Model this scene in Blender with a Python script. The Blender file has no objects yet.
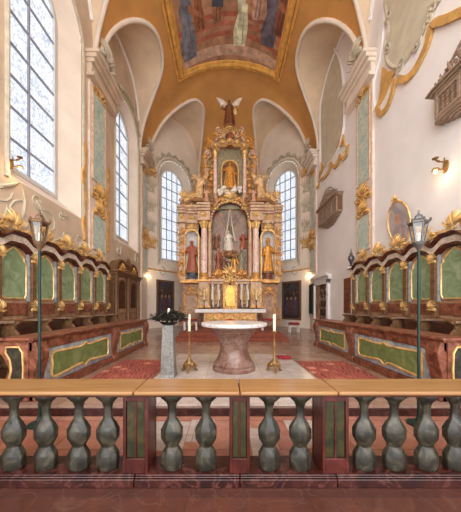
import bpy, bmesh, math, random
from mathutils import Vector, Matrix
PI = math.pi
SC = bpy.context.scene
COL = SC.collection
sin, cos, sqrt = math.sin, math.cos, math.sqrt

# ------------------------------------------------------------------ materials
def lin(c):
    r = []
    for x in c[:3]:
        x /= 255.0
        r.append(x/12.92 if x <= .04045 else ((x+.055)/1.055)**2.4)
    return (r[0], r[1], r[2], 1)

class NT:
    def __init__(s, name):
        s.m = bpy.data.materials.new(name); s.m.use_nodes = True
        s.t = s.m.node_tree; s.n = s.t.nodes; s.n.clear()
        s.out = s.n.new('ShaderNodeOutputMaterial')
        s.b = s.n.new('ShaderNodeBsdfPrincipled')
        s.t.links.new(s.b.outputs[0], s.out.inputs[0])
        s.co = s.n.new('ShaderNodeTexCoord').outputs['Object']
    def new(s, k, **kw):
        n = s.n.new('ShaderNode'+k)
        for a, v in kw.items(): setattr(n, a, v)
        return n
    def link(s, a, b): s.t.links.new(a, b)
    def noise(s, scale, detail=4, rough=.55, dist=0, co=None):
        n = s.new('TexNoise'); n.inputs['Scale'].default_value = scale
        n.inputs['Detail'].default_value = detail; n.inputs['Roughness'].default_value = rough
        n.inputs['Distortion'].default_value = dist
        s.link(co or s.co, n.inputs['Vector']); return n.outputs['Fac']
    def ramp(s, fac, stops):
        r = s.new('ValToRGB'); e = r.color_ramp.elements
        while len(e) < len(stops): e.new(.5)
        for i, (p, c) in enumerate(stops):
            e[i].position = p; e[i].color = c
        s.link(fac, r.inputs[0]); return r.outputs[0]
    def mix(s, fac, a, b, mode='MIX'):
        n = s.new('Mix', data_type='RGBA', blend_type=mode)
        for sock, v in ((n.inputs[0], fac), (n.inputs[6], a), (n.inputs[7], b)):
            if hasattr(v, 'is_linked'): s.link(v, sock)
            else: sock.default_value = v
        return n.outputs[2]
    def fin(s, col, rough=.5, metal=0, bump=None, bs=.2, bd=.02):
        if hasattr(col, 'is_linked'): s.link(col, s.b.inputs['Base Color'])
        else: s.b.inputs['Base Color'].default_value = col
        s.b.inputs['Roughness'].default_value = rough; s.b.inputs['Metallic'].default_value = metal
        if bump is not None:
            n = s.new('Bump'); n.inputs['Strength'].default_value = bs; n.inputs['Distance'].default_value = bd
            s.link(bump, n.inputs['Height']); s.link(n.outputs[0], s.b.inputs['Normal'])
        return s.m

def mk(c, k): return lin(tuple(max(0, min(255, x*k)) for x in c))
def plain(name, c, rough=.5, metal=0, var=.12, scale=6, bs=0):
    t = NT(name); f = t.noise(scale)
    col = t.ramp(f, [(.3, mk(c, 1-var)), (.7, mk(c, 1+var))])
    return t.fin(col, rough, metal, f if bs else None, bs)
def marble(name, c1, c2, c3, scale=4, rough=.25, vein=None, dist=1.2):
    t = NT(name); f = t.noise(scale, 6, .6, dist)
    col = t.ramp(f, [(.32, lin(c1)), (.5, lin(c2)), (.68, lin(c3))])
    if vein:
        g = t.noise(scale*.7, 5, .55, 2.0)
        v = t.ramp(g, [(.47, (0, 0, 0, 1)), (.5, (1, 1, 1, 1)), (.53, (0, 0, 0, 1))])
        col = t.mix(v, col, lin(vein))
    return t.fin(col, rough)
def wood(name, c1, c2, scale=3, rough=.4, axis=1):
    t = NT(name); mp = t.new('Mapping')
    sc = [8, 8, 8]; sc[axis] = .8; mp.inputs['Scale'].default_value = sc
    t.link(t.co, mp.inputs[0])
    f = t.noise(scale, 5, .6, .6, mp.outputs[0])
    return t.fin(t.ramp(f, [(.3, lin(c1)), (.7, lin(c2))]), rough, 0, f, .05)

M = {}
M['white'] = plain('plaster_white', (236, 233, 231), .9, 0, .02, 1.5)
M['cream'] = plain('plaster_cream', (228, 213, 196), .9, 0, .04, 1.2)
M['backlit'] = plain('plaster_backlit', (202, 179, 154), .9, 0, .06, 1.5)  # shade of the backlit window wall put into the plaster colour
M['ochre'] = plain('plaster_ochre', (204, 148, 82), .85, 0, .06, 1.0)
M['ochre_cell'] = plain('plaster_peach', (224, 200, 170), .9, 0, .06, .8)
M['stucco_grey'] = plain('stucco_grey', (190, 180, 158), .9, 0, .08, 5)
M['stucco_green'] = plain('stucco_green_grey', (204, 196, 173), .9, 0, .05, 3)
M['stucco_gold'] = plain('stucco_gold', (205, 160, 93), .6, .05, .14, 5, .2)
M['teal'] = marble('marble_teal', (131, 171, 167), (176, 203, 194), (220, 222, 205), 5, .35, (228, 211, 190))
M['pil_pink'] = marble('marble_pale_pink', (214, 190, 172), (224, 206, 190), (232, 218, 204), 3, .5)
M['gold'] = plain('gilding', (227, 180, 115), .36, .3, .18, 9, .25)
M['gold_dark'] = plain('old_gilding', (204, 150, 84), .42, .25, .25, 8, .3)
M['iron'] = plain('dark_iron', (30, 52, 46), .45, .3, .15, 10)
M['black'] = plain('black_iron', (24, 22, 22), .5, .2, .15, 10)
M['lead'] = plain('lead_bar', (150, 154, 168), .6, .1, .08, 4)
M['frame_w'] = plain('window_frame_white', (206, 204, 202), .7, 0, .04, 4)
M['wood_red'] = marble('red_brown_marbled_wood', (74, 38, 26), (122, 68, 48), (158, 102, 76), 5, .35, dist=1.6)
M['wood_mid'] = wood('walnut_brown', (78, 52, 34), (135, 97, 63), 2.2)
M['wood_tan'] = marble('tan_marbled_wood', (134, 97, 69), (166, 126, 97), (187, 154, 124), 3.5, .4)
M['wood_dark'] = wood('dark_walnut', (44, 24, 16), (84, 48, 30), 2.2)
M['wood_honey'] = wood('honey_oak', (139, 96, 54), (158, 119, 73), 1.6, .22, 0)
M['wood_grey'] = wood('weathered_brown', (124, 102, 84), (176, 152, 130), 2.5, .6)
M['dark_red'] = marble('dark_red_lacquer', (52, 23, 16), (80, 38, 27), (112, 62, 46), 4, .25)
M['red_marble'] = marble('dark_red_marble', (32, 9, 8), (49, 16, 12), (67, 28, 22), 4, .3, (86, 47, 40))
M['green_panel'] = marble('green_marbled_panel', (86, 103, 55), (113, 127, 74), (139, 146, 100), 5, .3)
M['green_pale'] = marble('pale_green_marbled_panel', (104, 126, 92), (130, 150, 112), (156, 170, 136), 4, .4)
M['green_post'] = marble('green_brown_inlay', (24, 26, 10), (44, 44, 18), (70, 56, 30), 7, .3)
M['post_red'] = marble('warm_red_marble', (47, 12, 10), (69, 23, 15), (89, 36, 29), 4, .3)
M['blue_grey'] = marble('blue_grey_marbling', (114, 123, 131), (151, 156, 160), (188, 186, 182), 5, .35)
M['grey_marble'] = marble('grey_green_marble', (21, 19, 13), (43, 39, 29), (77, 70, 55), 11, .4, None, .8)
M['frieze'] = marble('pale_frieze', (170, 154, 138), (204, 188, 170), (224, 210, 194), 6, .4)
M['pink_marble'] = marble('pink_marble', (98, 63, 52), (124, 89, 76), (141, 113, 100), 4.5, .22, (141, 117, 103))
M['rose_marble'] = marble('rose_marble', (172, 128, 98), (202, 164, 130), (224, 196, 164), 4, .4)
M['column'] = marble('pale_pink_column', (216, 177, 161), (238, 207, 189), (254, 234, 218), 5, .3, (205, 146, 128))
M['white_marble'] = marble('white_marble', (202, 196, 192), (220, 214, 210), (231, 227, 223), 4, .25, (176, 171, 169))
M['stele'] = marble('pale_grey_marble', (104, 102, 97), (128, 125, 119), (149, 146, 139), 7, .35, (89, 86, 81))
M['stucco_tan'] = marble('gilt_brown_stucco', (120, 76, 46), (160, 112, 74), (188, 150, 108), 5, .45)
M['olive'] = marble('olive_grey_stucco', (112, 102, 78), (146, 134, 104), (176, 162, 132), 5, .5)
M['flesh'] = plain('painted_flesh', (206, 160, 128), .5, 0, .06)
M['robe_gold'] = plain('robe_gold', (206, 142, 60), .4, .3, .22, 8, .2)
M['robe_red'] = plain('robe_red', (158, 84, 56), .5, 0, .2, 8)
M['robe_white'] = plain('robe_white', (226, 214, 198), .55, 0, .08, 6)
M['robe_blue'] = plain('robe_grey_blue', (92, 92, 104), .6, 0, .18, 4)
M['robe_brown'] = plain('robe_brown', (120, 78, 48), .5, .1, .2, 7)
M['cloth'] = plain('white_linen', (228, 222, 216), .85, 0, .04, 6)
M['wax'] = plain('candle_wax', (236, 226, 198), .5, 0, .03)
M['red_cloth'] = plain('crimson_cloth', (142, 26, 34), .8, 0, .15, 10)
M['red_carpet'] = plain('red_brown_carpet', (123, 61, 41), .9, 0, .15, 14)
M['leaf'] = plain('dark_leaves', (34, 36, 26), .6, 0, .35, 12)
M['flower'] = plain('red_petals', (190, 30, 26), .6, 0, .2, 12)
M['silver'] = plain('silver', (102, 99, 97), .35, .6, .1)
M['brass'] = plain('brass', (143, 107, 60), .35, .5, .12)

def tiles(name, c1, c2, mort, w, h, rough, off=0., scale=1., bias=0., light=None):
    t = NT(name)
    b = t.new('TexBrick'); b.offset = off; b.squash = 1
    b.inputs['Color1'].default_value = lin(c1); b.inputs['Color2'].default_value = lin(c2)
    b.inputs['Mortar'].default_value = lin(mort); b.inputs['Scale'].default_value = scale
    b.inputs['Mortar Size'].default_value = .006; b.inputs['Bias'].default_value = bias
    b.inputs['Brick Width'].default_value = w; b.inputs['Row Height'].default_value = h
    t.link(t.co, b.inputs['Vector'])
    f = t.noise(3.5, 6, .62, 1.0)
    col = t.mix(.55, b.outputs['Color'], t.ramp(f, [(.3, (.55, .55, .55, 1)), (.68, (1.3, 1.27, 1.25, 1))]), 'MULTIPLY')
    g = t.noise(1.6, 5, .55, 2.2)
    v = t.ramp(g, [(.485, (0, 0, 0, 1)), (.5, (.3, .3, .3, 1)), (.515, (0, 0, 0, 1))])
    col = t.mix(v, col, lin(light or mort))
    return t.fin(col, rough)
M['floor_front'] = tiles('red_limestone_tiles', (74, 41, 32), (90, 53, 42), (70, 46, 39), .95, .62, .2, .5, light=(109, 79, 68))
M['floor_salmon'] = tiles('salmon_red_tiles', (164, 104, 84), (181, 129, 109), (133, 93, 78), .8, .62, .22, .5, light=(190, 156, 140))
M['floor_choir'] = tiles('salmon_limestone_tiles', (142, 111, 94), (161, 132, 115), (127, 102, 88), .62, .62, .22, 0., light=(172, 146, 132))
M['floor_light'] = tiles('pale_marble_tiles', (183, 169, 159), (195, 183, 175), (159, 142, 131), .55, .55, .2, 0., light=(169, 147, 135))

def carpet():
    t = NT('patterned_red_carpet')
    v = t.new('TexVoronoi'); v.inputs['Scale'].default_value = 3.2; t.link(t.co, v.inputs['Vector'])
    w = t.new('TexWave'); w.inputs['Scale'].default_value = 4; w.inputs['Distortion'].default_value = 16; w.inputs['Detail'].default_value = 3
    t.link(t.co, w.inputs['Vector'])
    c = t.ramp(v.outputs['Distance'], [(.14, lin((226, 178, 148))), (.34, lin((160, 70, 52))), (.6, lin((120, 36, 34)))])
    c2 = t.ramp(w.outputs['Fac'], [(.3, lin((186, 112, 86))), (.8, lin((110, 40, 40)))])
    return t.fin(t.mix(.5, c, c2), .95)
M['carpet'] = carpet()

def leaded(name, k):
    """lit leaded pane: what gives light here is the daylight in the glass"""
    t = NT(name)
    mp = t.new('Mapping'); mp.inputs['Rotation'].default_value = (.6, .7, .5); mp.inputs['Scale'].default_value = (1, 1, 1)
    t.link(t.co, mp.inputs[0])
    v = t.new('TexVoronoi'); v.feature = 'DISTANCE_TO_EDGE'; v.inputs['Scale'].default_value = 9; v.inputs['Randomness'].default_value = .6
    t.link(t.co, v.inputs['Vector'])
    edge = t.ramp(v.outputs['Distance'], [(.03, (.5, .55, .64, 1)), (.09, (.95, .97, 1., 1))])
    n = t.noise(1.3, 3)
    tone = t.ramp(n, [(.35, (.80, .86, .92, 1)), (.65, (1., 1., 1., 1))])
    col = t.mix(1., edge, tone, 'MULTIPLY')
    t.fin((.25, .28, .32, 1), .15)
    t.link(col, t.b.inputs['Emission Color']); t.b.inputs['Emission Strength'].default_value = k
    return t.m
PANE = .84
M['pane'] = leaded('daylit_leaded_glass', PANE)
def emit(name, c, k):
    t = NT(name); t.fin(lin(c), .4); t.b.inputs['Emission Color'].default_value = lin(c)
    t.b.inputs['Emission Strength'].default_value = k; return t.m
M['bulb'] = emit('glowing_bulb', (255, 214, 150), 6)
def glass():
    t = NT('lantern_glass')
    tr = t.new('BsdfTransparent'); tr.inputs[0].default_value = (.93, .92, .9, 1)
    gl = t.new('BsdfGlossy'); gl.inputs['Roughness'].default_value = .08
    mx = t.new('MixShader'); mx.inputs[0].default_value = .1
    t.link(tr.outputs[0], mx.inputs[1]); t.link(gl.outputs[0], mx.inputs[2]); t.link(mx.outputs[0], t.out.inputs[0])
    return t.m
M['glass'] = glass()
def dark_painting(name, a, b, c, d):
    t = NT(name); f = t.noise(1.7, 4, .6, .8); g = t.noise(3.1, 3, .5, .5)
    col = t.ramp(f, [(.38, lin(a)), (.5, lin(b)), (.6, lin(c))])
    m = t.ramp(g, [(.6, (0, 0, 0, 1)), (.68, (1, 1, 1, 1))])
    return t.fin(t.mix(m, col, lin(d)), .3)
M['painting'] = dark_painting('dark_oil_painting', (26, 22, 24), (58, 40, 34), (50, 54, 72), (132, 96, 76))
M['portrait'] = dark_painting('portrait_canvas', (160, 150, 148), (190, 180, 178), (208, 198, 194), (206, 182, 168))
M['lantern_bronze'] = plain('lantern_bronze', (104, 78, 52), .5, .2, .15)
M['altarpiece'] = dark_painting('altarpiece_canvas', (88, 46, 22), (146, 96, 48), (84, 80, 42), (178, 98, 50))

# ------------------------------------------------------------------ mesh builder
class MB:
    def __init__(s): s.v = []; s.f = []
    def add(s, vs, fs, F=None):
        o = len(s.v)
        for p in vs: s.v.append(tuple(F(*p)) if F else tuple(p))
        for f in fs: s.f.append([i+o for i in f])
        return s
    def box(s, x0, x1, y0, y1, z0, z1, F=None):
        vs = [(x, y, z) for x in (x0, x1) for y in (y0, y1) for z in (z0, z1)]
        return s.add(vs, [(0, 1, 3, 2), (4, 6, 7, 5), (0, 4, 5, 1), (2, 3, 7, 6), (0, 2, 6, 4), (1, 5, 7, 3)], F)
    def lathe(s, prof, c=(0, 0, 0), n=24, sx=1, sy=1, pw=2, rot=0, F=None, fold=0, nf=9):
        vs = []; fs = []; m = len(prof)
        for j, (r, z) in enumerate(prof):
            for i in range(n):
                a = 2*PI*i/n; ca, sa = cos(a), sin(a)
                k = (abs(ca)**pw+abs(sa)**pw)**(-1/pw) if pw != 2 else 1
                if fold: k *= 1+fold*sin(nf*a+j*.35)*(1-j/m)
                x, y = r*k*ca*sx, r*k*sa*sy
                vs.append((c[0]+x*cos(rot)-y*sin(rot), c[1]+x*sin(rot)+y*cos(rot), c[2]+z))
        for j in range(m-1):
            for i in range(n):
                a = j*n+i; b = j*n+(i+1) % n
                fs.append((a, b, b+n, a+n))
        fs.append(tuple(range(n-1, -1, -1))); fs.append(tuple((m-1)*n+i for i in range(n)))
        return s.add(vs, fs, F)
    def tube(s, pts, r, n=6, closed=False, F=None):
        P = [Vector(F(*p)) if F else Vector(p) for p in pts]; N = len(P)
        if N < 2: return s
        vs = []; fs = []; up = None
        for i in range(N):
            a = P[(i-1) % N] if (closed or i > 0) else P[i]
            b = P[(i+1) % N] if (closed or i < N-1) else P[i]
            t = (b-a)
            t = t.normalized() if t.length > 1e-9 else Vector((0, 0, 1))
            if up is None:
                up = Vector((0, 0, 1)) if abs(t.z) < .9 else Vector((1, 0, 0))
            q = up-t*up.dot(t)
            if q.length < 1e-6: q = t.orthogonal()
            q.normalize(); w = t.cross(q); up = q
            rr = r[i] if isinstance(r, (list, tuple)) else r
            for k in range(n):
                an = 2*PI*k/n
                vs.append(P[i]+(q*cos(an)+w*sin(an))*rr)
        for i in range(N if closed else N-1):
            for k in range(n):
                a = i*n+k; b = i*n+(k+1) % n; j = ((i+1) % N)*n
                fs.append((a, b, j+(k+1) % n, j+k))
        if not closed:
            fs.append(tuple(range(n-1, -1, -1))); fs.append(tuple((N-1)*n+k for k in range(n)))
        return s.add(vs, fs)
    def ell(s, c, r, n=8, m=5, F=None, R=None):
        vs = [(0, 0, -1)]; fs = []
        for j in range(1, m):
            a = PI*j/m
            for i in range(n):
                b = 2*PI*i/n; vs.append((sin(a)*cos(b), sin(a)*sin(b), -cos(a)))
        vs.append((0, 0, 1)); L = len(vs)-1
        for i in range(n):
            fs.append((0, 1+(i+1) % n, 1+i)); fs.append((L, L-n+i, L-n+(i+1) % n))
        for j in range(m-2):
            for i in range(n):
                a = 1+j*n+i; b = 1+j*n+(i+1) % n; fs.append((a, b, b+n, a+n))
        out = []
        for v in vs:
            p = Vector((v[0]*r[0], v[1]*r[1], v[2]*r[2]))
            if R is not None: p = R @ p
            out.append((p.x+c[0], p.y+c[1], p.z+c[2]))
        return s.add(out, fs, F)
    def prism(s, poly, w0, w1, F):
        """outline (u,v) given thickness along the third axis of frame F"""
        n = len(poly)
        vs = [(u, v, w0) for u, v in poly]+[(u, v, w1) for u, v in poly]
        fs = [tuple(range(n)), tuple(range(2*n-1, n-1, -1))]
        fs += [(i, (i+1) % n, n+(i+1) % n, n+i) for i in range(n)]
        return s.add(vs, fs, F)
    def loft(s, A, B, F=None, closed=True):
        n = len(A)
        fs = [(i, (i+1) % n, n+(i+1) % n, n+i) for i in range(n if closed else n-1)]
        return s.add(list(A)+list(B), fs, F)
    def sweep(s, path, prof, F=None):
        """profile points (a,b): a pushes along -x of the path's frame (out), b up; path points (x,y,z)"""
        n = len(prof); vs = []; fs = []
        for p in path:
            for a, b in prof: vs.append((p[0]-a, p[1], p[2]+b))
        for i in range(len(path)-1):
            for k in range(n):
                kk = (k+1) % n
                fs.append((i*n+k, i*n+kk, (i+1)*n+kk, (i+1)*n+k))
        fs.append(tuple(range(n))); fs.append(tuple((len(path)-1)*n+k for k in range(n-1, -1, -1)))
        return s.add(vs, fs, F)
    def grid(s, fn, nu, nv, F=None):
        vs = [fn(i/nu, j/nv) for j in range(nv+1) for i in range(nu+1)]
        fs = [(j*(nu+1)+i, j*(nu+1)+i+1, (j+1)*(nu+1)+i+1, (j+1)*(nu+1)+i) for j in range(nv) for i in range(nu)]
        return s.add(vs, fs, F)

def root_loc(o):
    p = Vector((0, 0, 0))
    while o is not None: p = p+o.location; o = o.parent
    return p
def obj(name, mb, mat, parent=None, loc=None, bevel=0, smooth=True, remesh=0, ang=40, solid=0):
    L = root_loc(parent) if parent else (Vector(loc) if loc else Vector((0, 0, 0)))
    me = bpy.data.meshes.new(name)
    me.from_pydata([tuple(Vector(v)-L) for v in mb.v], [], mb.f); me.update()
    bm = bmesh.new(); bm.from_mesh(me)
    bmesh.ops.recalc_face_normals(bm, faces=bm.faces); bm.to_mesh(me); bm.free()
    if smooth:
        me.polygons.foreach_set('use_smooth', [True]*len(me.polygons))
        me.set_sharp_from_angle(angle=math.radians(ang))
    o = bpy.data.objects.new(name, me); COL.objects.link(o)
    me.materials.append(M[mat] if isinstance(mat, str) else mat)
    if parent: o.parent = parent
    elif loc: o.location = loc
    if solid:
        d = o.modifiers.new('solid', 'SOLIDIFY'); d.thickness = solid; d.offset = 0
    if remesh:
        d = o.modifiers.new('remesh', 'REMESH'); d.mode = 'VOXEL'; d.voxel_size = remesh; d.use_smooth_shade = True
    if bevel:
        d = o.modifiers.new('bevel', 'BEVEL'); d.width = bevel; d.segments = 2; d.limit_method = 'ANGLE'; d.angle_limit = .6
    return o
def tag(o, label=None, cat=None, group=None, kind=None):
    if label: o['label'] = label
    if cat: o['category'] = cat
    if group: o['group'] = group
    if kind: o['kind'] = kind
    return o
def thing(name, loc, label, cat, group=None, kind=None):
    o = bpy.data.objects.new(name, None); COL.objects.link(o); o.location = loc; o.empty_display_size = .1
    return tag(o, label, cat, group, kind)
def struct(name, mb, mat, label, cat, **kw):
    o = obj(name, mb, mat, **kw); return tag(o, label, cat, None, 'structure')
def dup(r, loc, label=None):
    c = r.copy(); COL.objects.link(c); c.location = loc
    if label: c['label'] = label
    for ch in list(r.children):
        d = ch.copy(); COL.objects.link(d); d.parent = c
        for g in list(ch.children):
            e = g.copy(); COL.objects.link(e); e.parent = d
    return c

def frame(o, eu, ev, ew):
    o, eu, ev, ew = Vector(o), Vector(eu), Vector(ev), Vector(ew)
    return lambda u, v, w: o+eu*u+ev*v+ew*w
XM = lambda s: (lambda x, y, z: (s*x, y, z))
def arc(cx, cy, r, a0, a1, n, ry=None):
    ry = ry or r
    return [(cx+r*cos(a0+(a1-a0)*i/n), cy+ry*sin(a0+(a1-a0)*i/n)) for i in range(n+1)]

def scroll(mb, F, cu, cv, R, a0, turns, sgn, r, w=0, n=14):
    pts = []; rs = []
    for i in range(n+1):
        t = i/n; a = a0+sgn*turns*2*PI*t; k = R*(1-.78*t)
        pts.append((cu+k*cos(a), cv+k*sin(a), w+r*.6)); rs.append(r*(1-.45*t))
    mb.tube(pts, rs, 5, F=F)
    mb.ell((pts[-1][0], pts[-1][1], w+r), (r*1.2, r*1.2, r*1.2), 6, 4, F)
def leafy(mb, F, u, v, ang, L, W, w=0, d=.03):
    c, s_ = cos(ang), sin(ang); pts = []; rs = []
    for i in range(6):
        t = i/5; q = L*t; bend = .18*L*t*t
        pts.append((u+c*q-s_*bend, v+s_*q+c*bend, w+d*(1+sin(PI*t)))); rs.append(max(.004, W*sin(PI*(.18+.8*t))))
    mb.tube(pts, rs, 5, F=F)
def rocaille(mb, F, u, v, w_, h, seed=0, d=.04, w=0):
    """a crest of shell fan, C-scrolls and leaves, w_ wide and h tall, standing on (u,v)"""
    R = random.Random(seed)
    r = min(w_, h)*.07
    for k in range(7):
        a = PI*(.2+.6*k/6)
        leafy(mb, F, u, v+h*.28, a, h*(.72-.04*abs(k-3)), r*1.1, w, d)
    for sg in (-1, 1):
        scroll(mb, F, u+sg*w_*.24, v+h*.22, h*.24, PI/2, 1.2, sg, r, w)
        scroll(mb, F, u+sg*w_*.40, v+h*.10, h*.14, PI/2, 1.1, -sg, r*.8, w)
        leafy(mb, F, u+sg*w_*.2, v+h*.3, PI/2-sg*.8, h*.42, r, w, d)
        leafy(mb, F, u+sg*w_*.34, v+h*.12, PI/2-sg*1.25, w_*.2, r*.8, w, d)
    for k in range(6):
        mb.ell((u+R.uniform(-.4, .4)*w_, v+R.uniform(.02, .5)*h, w+d), (r*1.1, r*1.1, r), 6, 4, F)

class Rng(random.Random): pass
# ------------------------------------------------------------------ the choir's shell
HW, ZS, RISE = 4.9, 10.0, 4.5          # half width, springing, rise of the vault
vz = lambda x: ZS+RISE*sqrt(max(0, 1-(x/HW)**2))
FL = frame((-HW, 0, 0), (0, 1, 0), (0, 0, 1), (1, 0, 0))
FR = frame((HW, 0, 0), (0, 1, 0), (0, 0, 1), (-1, 0, 0))
AY, DX, DY, DL = 14.2, .635, .7735, 4.31
FDL = frame((-HW, AY, 0), (DX, DY, 0), (0, 0, 1), (DY, -DX, 0))
FDR = frame((HW, AY, 0), (-DX, DY, 0), (0, 0, 1), (-DY, -DX, 0))
def bump(t, h, p=2.6): return h*max(0, 1-abs(t)**p)**(1/p)
LUN = [(6.35, 2.1), (10.85, 2.1)]       # lunettes of the two bays: centre, half width
def ztop(y):
    for c, w in LUN:
        if abs(y-c) < w: return ZS+bump((y-c)/w, 3.42)
    return ZS
DLUN = (2.15, 2.05, 3.9)
def dtop(u): return ZS+(bump((u-DLUN[0])/DLUN[1], DLUN[2], 3.2) if abs(u-DLUN[0]) < DLUN[1] else 0)
WIN = dict(hwo=1.27, hwi=.98, so=4.35, si=4.75, sp=9.86, depth=.42)
DWIN = dict(hwo=1.3, hwi=.92, so=4.1, si=4.55, sp=9.75, depth=.42)
def samples(lo, hi, lun, wins):
    S = {lo, hi}
    for c, w in lun:
        S |= {round(c+w*sin(PI/2*k/16), 5) for k in range(-16, 17)}
    for c, w in wins:
        S |= {round(c+w*sin(PI/2*k/12), 5) for k in range(-12, 13)}
    return sorted(y for y in S if lo <= y <= hi)
def wallstrip(F, S, top, win=None, cs=()):
    mb = MB()
    for a, b in zip(S, S[1:]):
        hole = None
        for c in cs:
            if a >= c-win['hwo']-1e-4 and b <= c+win['hwo']+1e-4: hole = c
        def q(z0a, z0b, z1a, z1b):
            mb.add([(a, z0a, 0), (b, z0b, 0), (b, z1b, 0), (a, z1a, 0)], [(0, 1, 2, 3)], F)
        if hole is None: q(0, 0, top(a), top(b))
        else:
            za = lambda u: win['sp']+sqrt(max(0, win['hwo']**2-(u-hole)**2))
            q(0, 0, win['so'], win['so']); q(za(a), za(b), top(a), top(b))
    return mb
YL = samples(-1.5, AY, LUN, [(6.47, WIN['hwo']), (11.44, WIN['hwo'])])
struct('wall_left', wallstrip(FL, YL, ztop, WIN, (6.47, 11.44)), 'backlit', 'beige side wall, shade put into its plaster, with tall windows above the stalls', 'wall', smooth=False)
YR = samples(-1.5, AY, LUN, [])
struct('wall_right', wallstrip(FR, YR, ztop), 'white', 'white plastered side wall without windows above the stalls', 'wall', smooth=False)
UD = samples(0, DL, [DLUN[:2]], [(DLUN[0], DWIN['hwo'])])
struct('wall_apse_left', wallstrip(FDL, UD, dtop, DWIN, (DLUN[0],)), 'cream', 'slanting apse wall with a tall window left of the altar', 'wall', smooth=False)
struct('wall_apse_right', wallstrip(FDR, UD, dtop, DWIN, (DLUN[0],)), 'cream', 'slanting apse wall with a tall window right of the altar', 'wall', smooth=False)
BX, BY = HW-DX*DL, AY+DY*DL
struct('wall_back', MB().add([(-BX, BY, 0), (BX, BY, 0), (BX, BY, ZS), (-BX, BY, ZS)], [(0, 1, 2, 3)]), 'cream', 'plain apse wall standing behind the high altar', 'wall', smooth=False)

# barrel vault, cut where the lunettes enter it
YV = sorted(y for y in set(YL) | set(YR) | {13.0} if y <= 13.0)
NB = 36
def xi(y):
    z = ztop(y); return HW*sqrt(max(0, 1-((z-ZS)/RISE)**2))
vs = []; fs = []
for y in YV:
    X = xi(y)
    for k in range(NB+1):
        x = X*sin(PI*(k/NB-.5)); vs.append((x, y, vz(x)))
for j in range(len(YV)-1):
    for k in range(NB):
        a = j*(NB+1)+k; fs.append((a, a+1, a+NB+2, a+NB+1))
vault = MB().add(vs, fs)
# apse: the vault closes over the polygon
def bpt(F, u):
    p = F(u, 0, 0); return (p.x, p.y)
B = []   # boundary point, top height
for y in (13.0, 13.4, 13.8): B.append(((-HW, y), ZS))
for u in UD: B.append((bpt(FDL, u), dtop(u)))
for k in range(1, 8): B.append(((-BX+2*BX*k/8, BY), ZS))
for u in reversed(UD): B.append((bpt(FDR, u), dtop(u)))
for y in (13.8, 13.4, 13.0): B.append(((HW, y), ZS))
def si(z): return sqrt(max(0, 1-((z-ZS)/RISE)**2))
def dome(p, s): return (p[0]*s, 13+(p[1]-13)*s, ZS+RISE*sqrt(max(0, 1-s*s)))
vs = []; fs = []; ND = 18
for p, z in B:
    S = si(z)
    for k in range(ND+1): vs.append(dome(p, S*sin(PI/2*k/ND)))
for j in range(len(B)-1):
    for k in range(ND):
        a = j*(ND+1)+k; fs.append((a, a+1, a+ND+2, a+ND+1))
vault.add(vs, fs)
struct('ceiling', vault, 'ochre', 'ochre barrel vault closing over the apse', 'ceiling', ang=60)
# lunette cells and their pale ribs
def cell(name, rows, label, mat='ochre_cell'):
    mb = MB(); n = len(rows)
    for (a, b), (c, d) in zip(rows, rows[1:]): mb.add([a, b, d, c], [(0, 1, 2, 3)])
    struct(name, mb, mat, label, 'ceiling', ang=60)
    rb = MB(); rb.tube([(p[0]*.995, p[1], p[2]-.01) for p, q in rows], .085, 8)
    return rb
ribs = []
for s, nm in ((-1, 'left'), (1, 'right')):
    for (c, w), bay in zip(LUN, ('front', 'altar')):
        rows = []
        for y in YV:
            if abs(y-c) <= w+1e-4:
                z = ztop(y); rows.append(((s*xi(y), y, z), (s*HW, y, z)))
        ribs.append(cell('ceiling', rows, 'pale vault lunette on the %s side, %s bay' % (nm, bay)))
for F, nm in ((FDL, 'left'), (FDR, 'right')):
    rows = []
    for u in UD:
        if abs(u-DLUN[0]) <= DLUN[1]+1e-4:
            z = dtop(u); p = bpt(F, u); rows.append((dome(p, si(z)), (p[0], p[1], z)))
    ribs.append(cell('ceiling', rows, 'pale vault lunette over the slanting %s apse window' % nm))
for i, rb in enumerate(ribs):
    struct('trim_%d' % (i+1), rb, 'cream', 'cream stucco rib edging vault lunette, number %s from the entrance' % ('one two three four five six'.split()[i]), 'rib', ang=70)

# floors
struct('floor', MB().box(-5.6, 5.6, 2.1, 3.25, -.12, 0), 'floor_salmon', 'salmon tiled floor strip between the rail and the choir step', 'floor', smooth=False)
struct('floor', MB().box(-5.6, 5.6, -3, 2.1, -.12, 0), 'floor_front', 'polished red brown stone floor in front of the altar rail', 'floor', smooth=False)
ch = MB(); ch.prism([(-5.4, 3.25), (5.4, 3.25), (5.4, AY), (3.2, 17.9), (-3.2, 17.9), (-5.4, AY)], 0, .14, lambda u, v, w: Vector((u, v, w)))
struct('floor', ch, 'floor_choir', 'salmon tiled choir floor raised by one step', 'floor', smooth=False)
struct('floor', MB().box(-1.5, 1.5, 3.24, 6.7, .13, .146), 'floor_light', 'pale marble floor field under the free-standing altar', 'floor', smooth=False)
struct('trim_7', MB().box(-5.4, 5.4, 3.22, 3.29, 0, .1), 'red_marble', 'dark red marble riser of the choir step', 'step', smooth=False)
st = MB()
for (x, y, w, h) in ((-1.25, 2.45, .62, .62), (.58, 2.5, .5, .6), (.1, 2.35, .22, .55), (-.62, 2.62, .3, .5)):
    st.box(x, x+w, y, y+h, -.02, .004)
struct('floor', st, 'floor_light', 'pale slabs set into the red floor behind the rail', 'floor', smooth=False)

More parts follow.
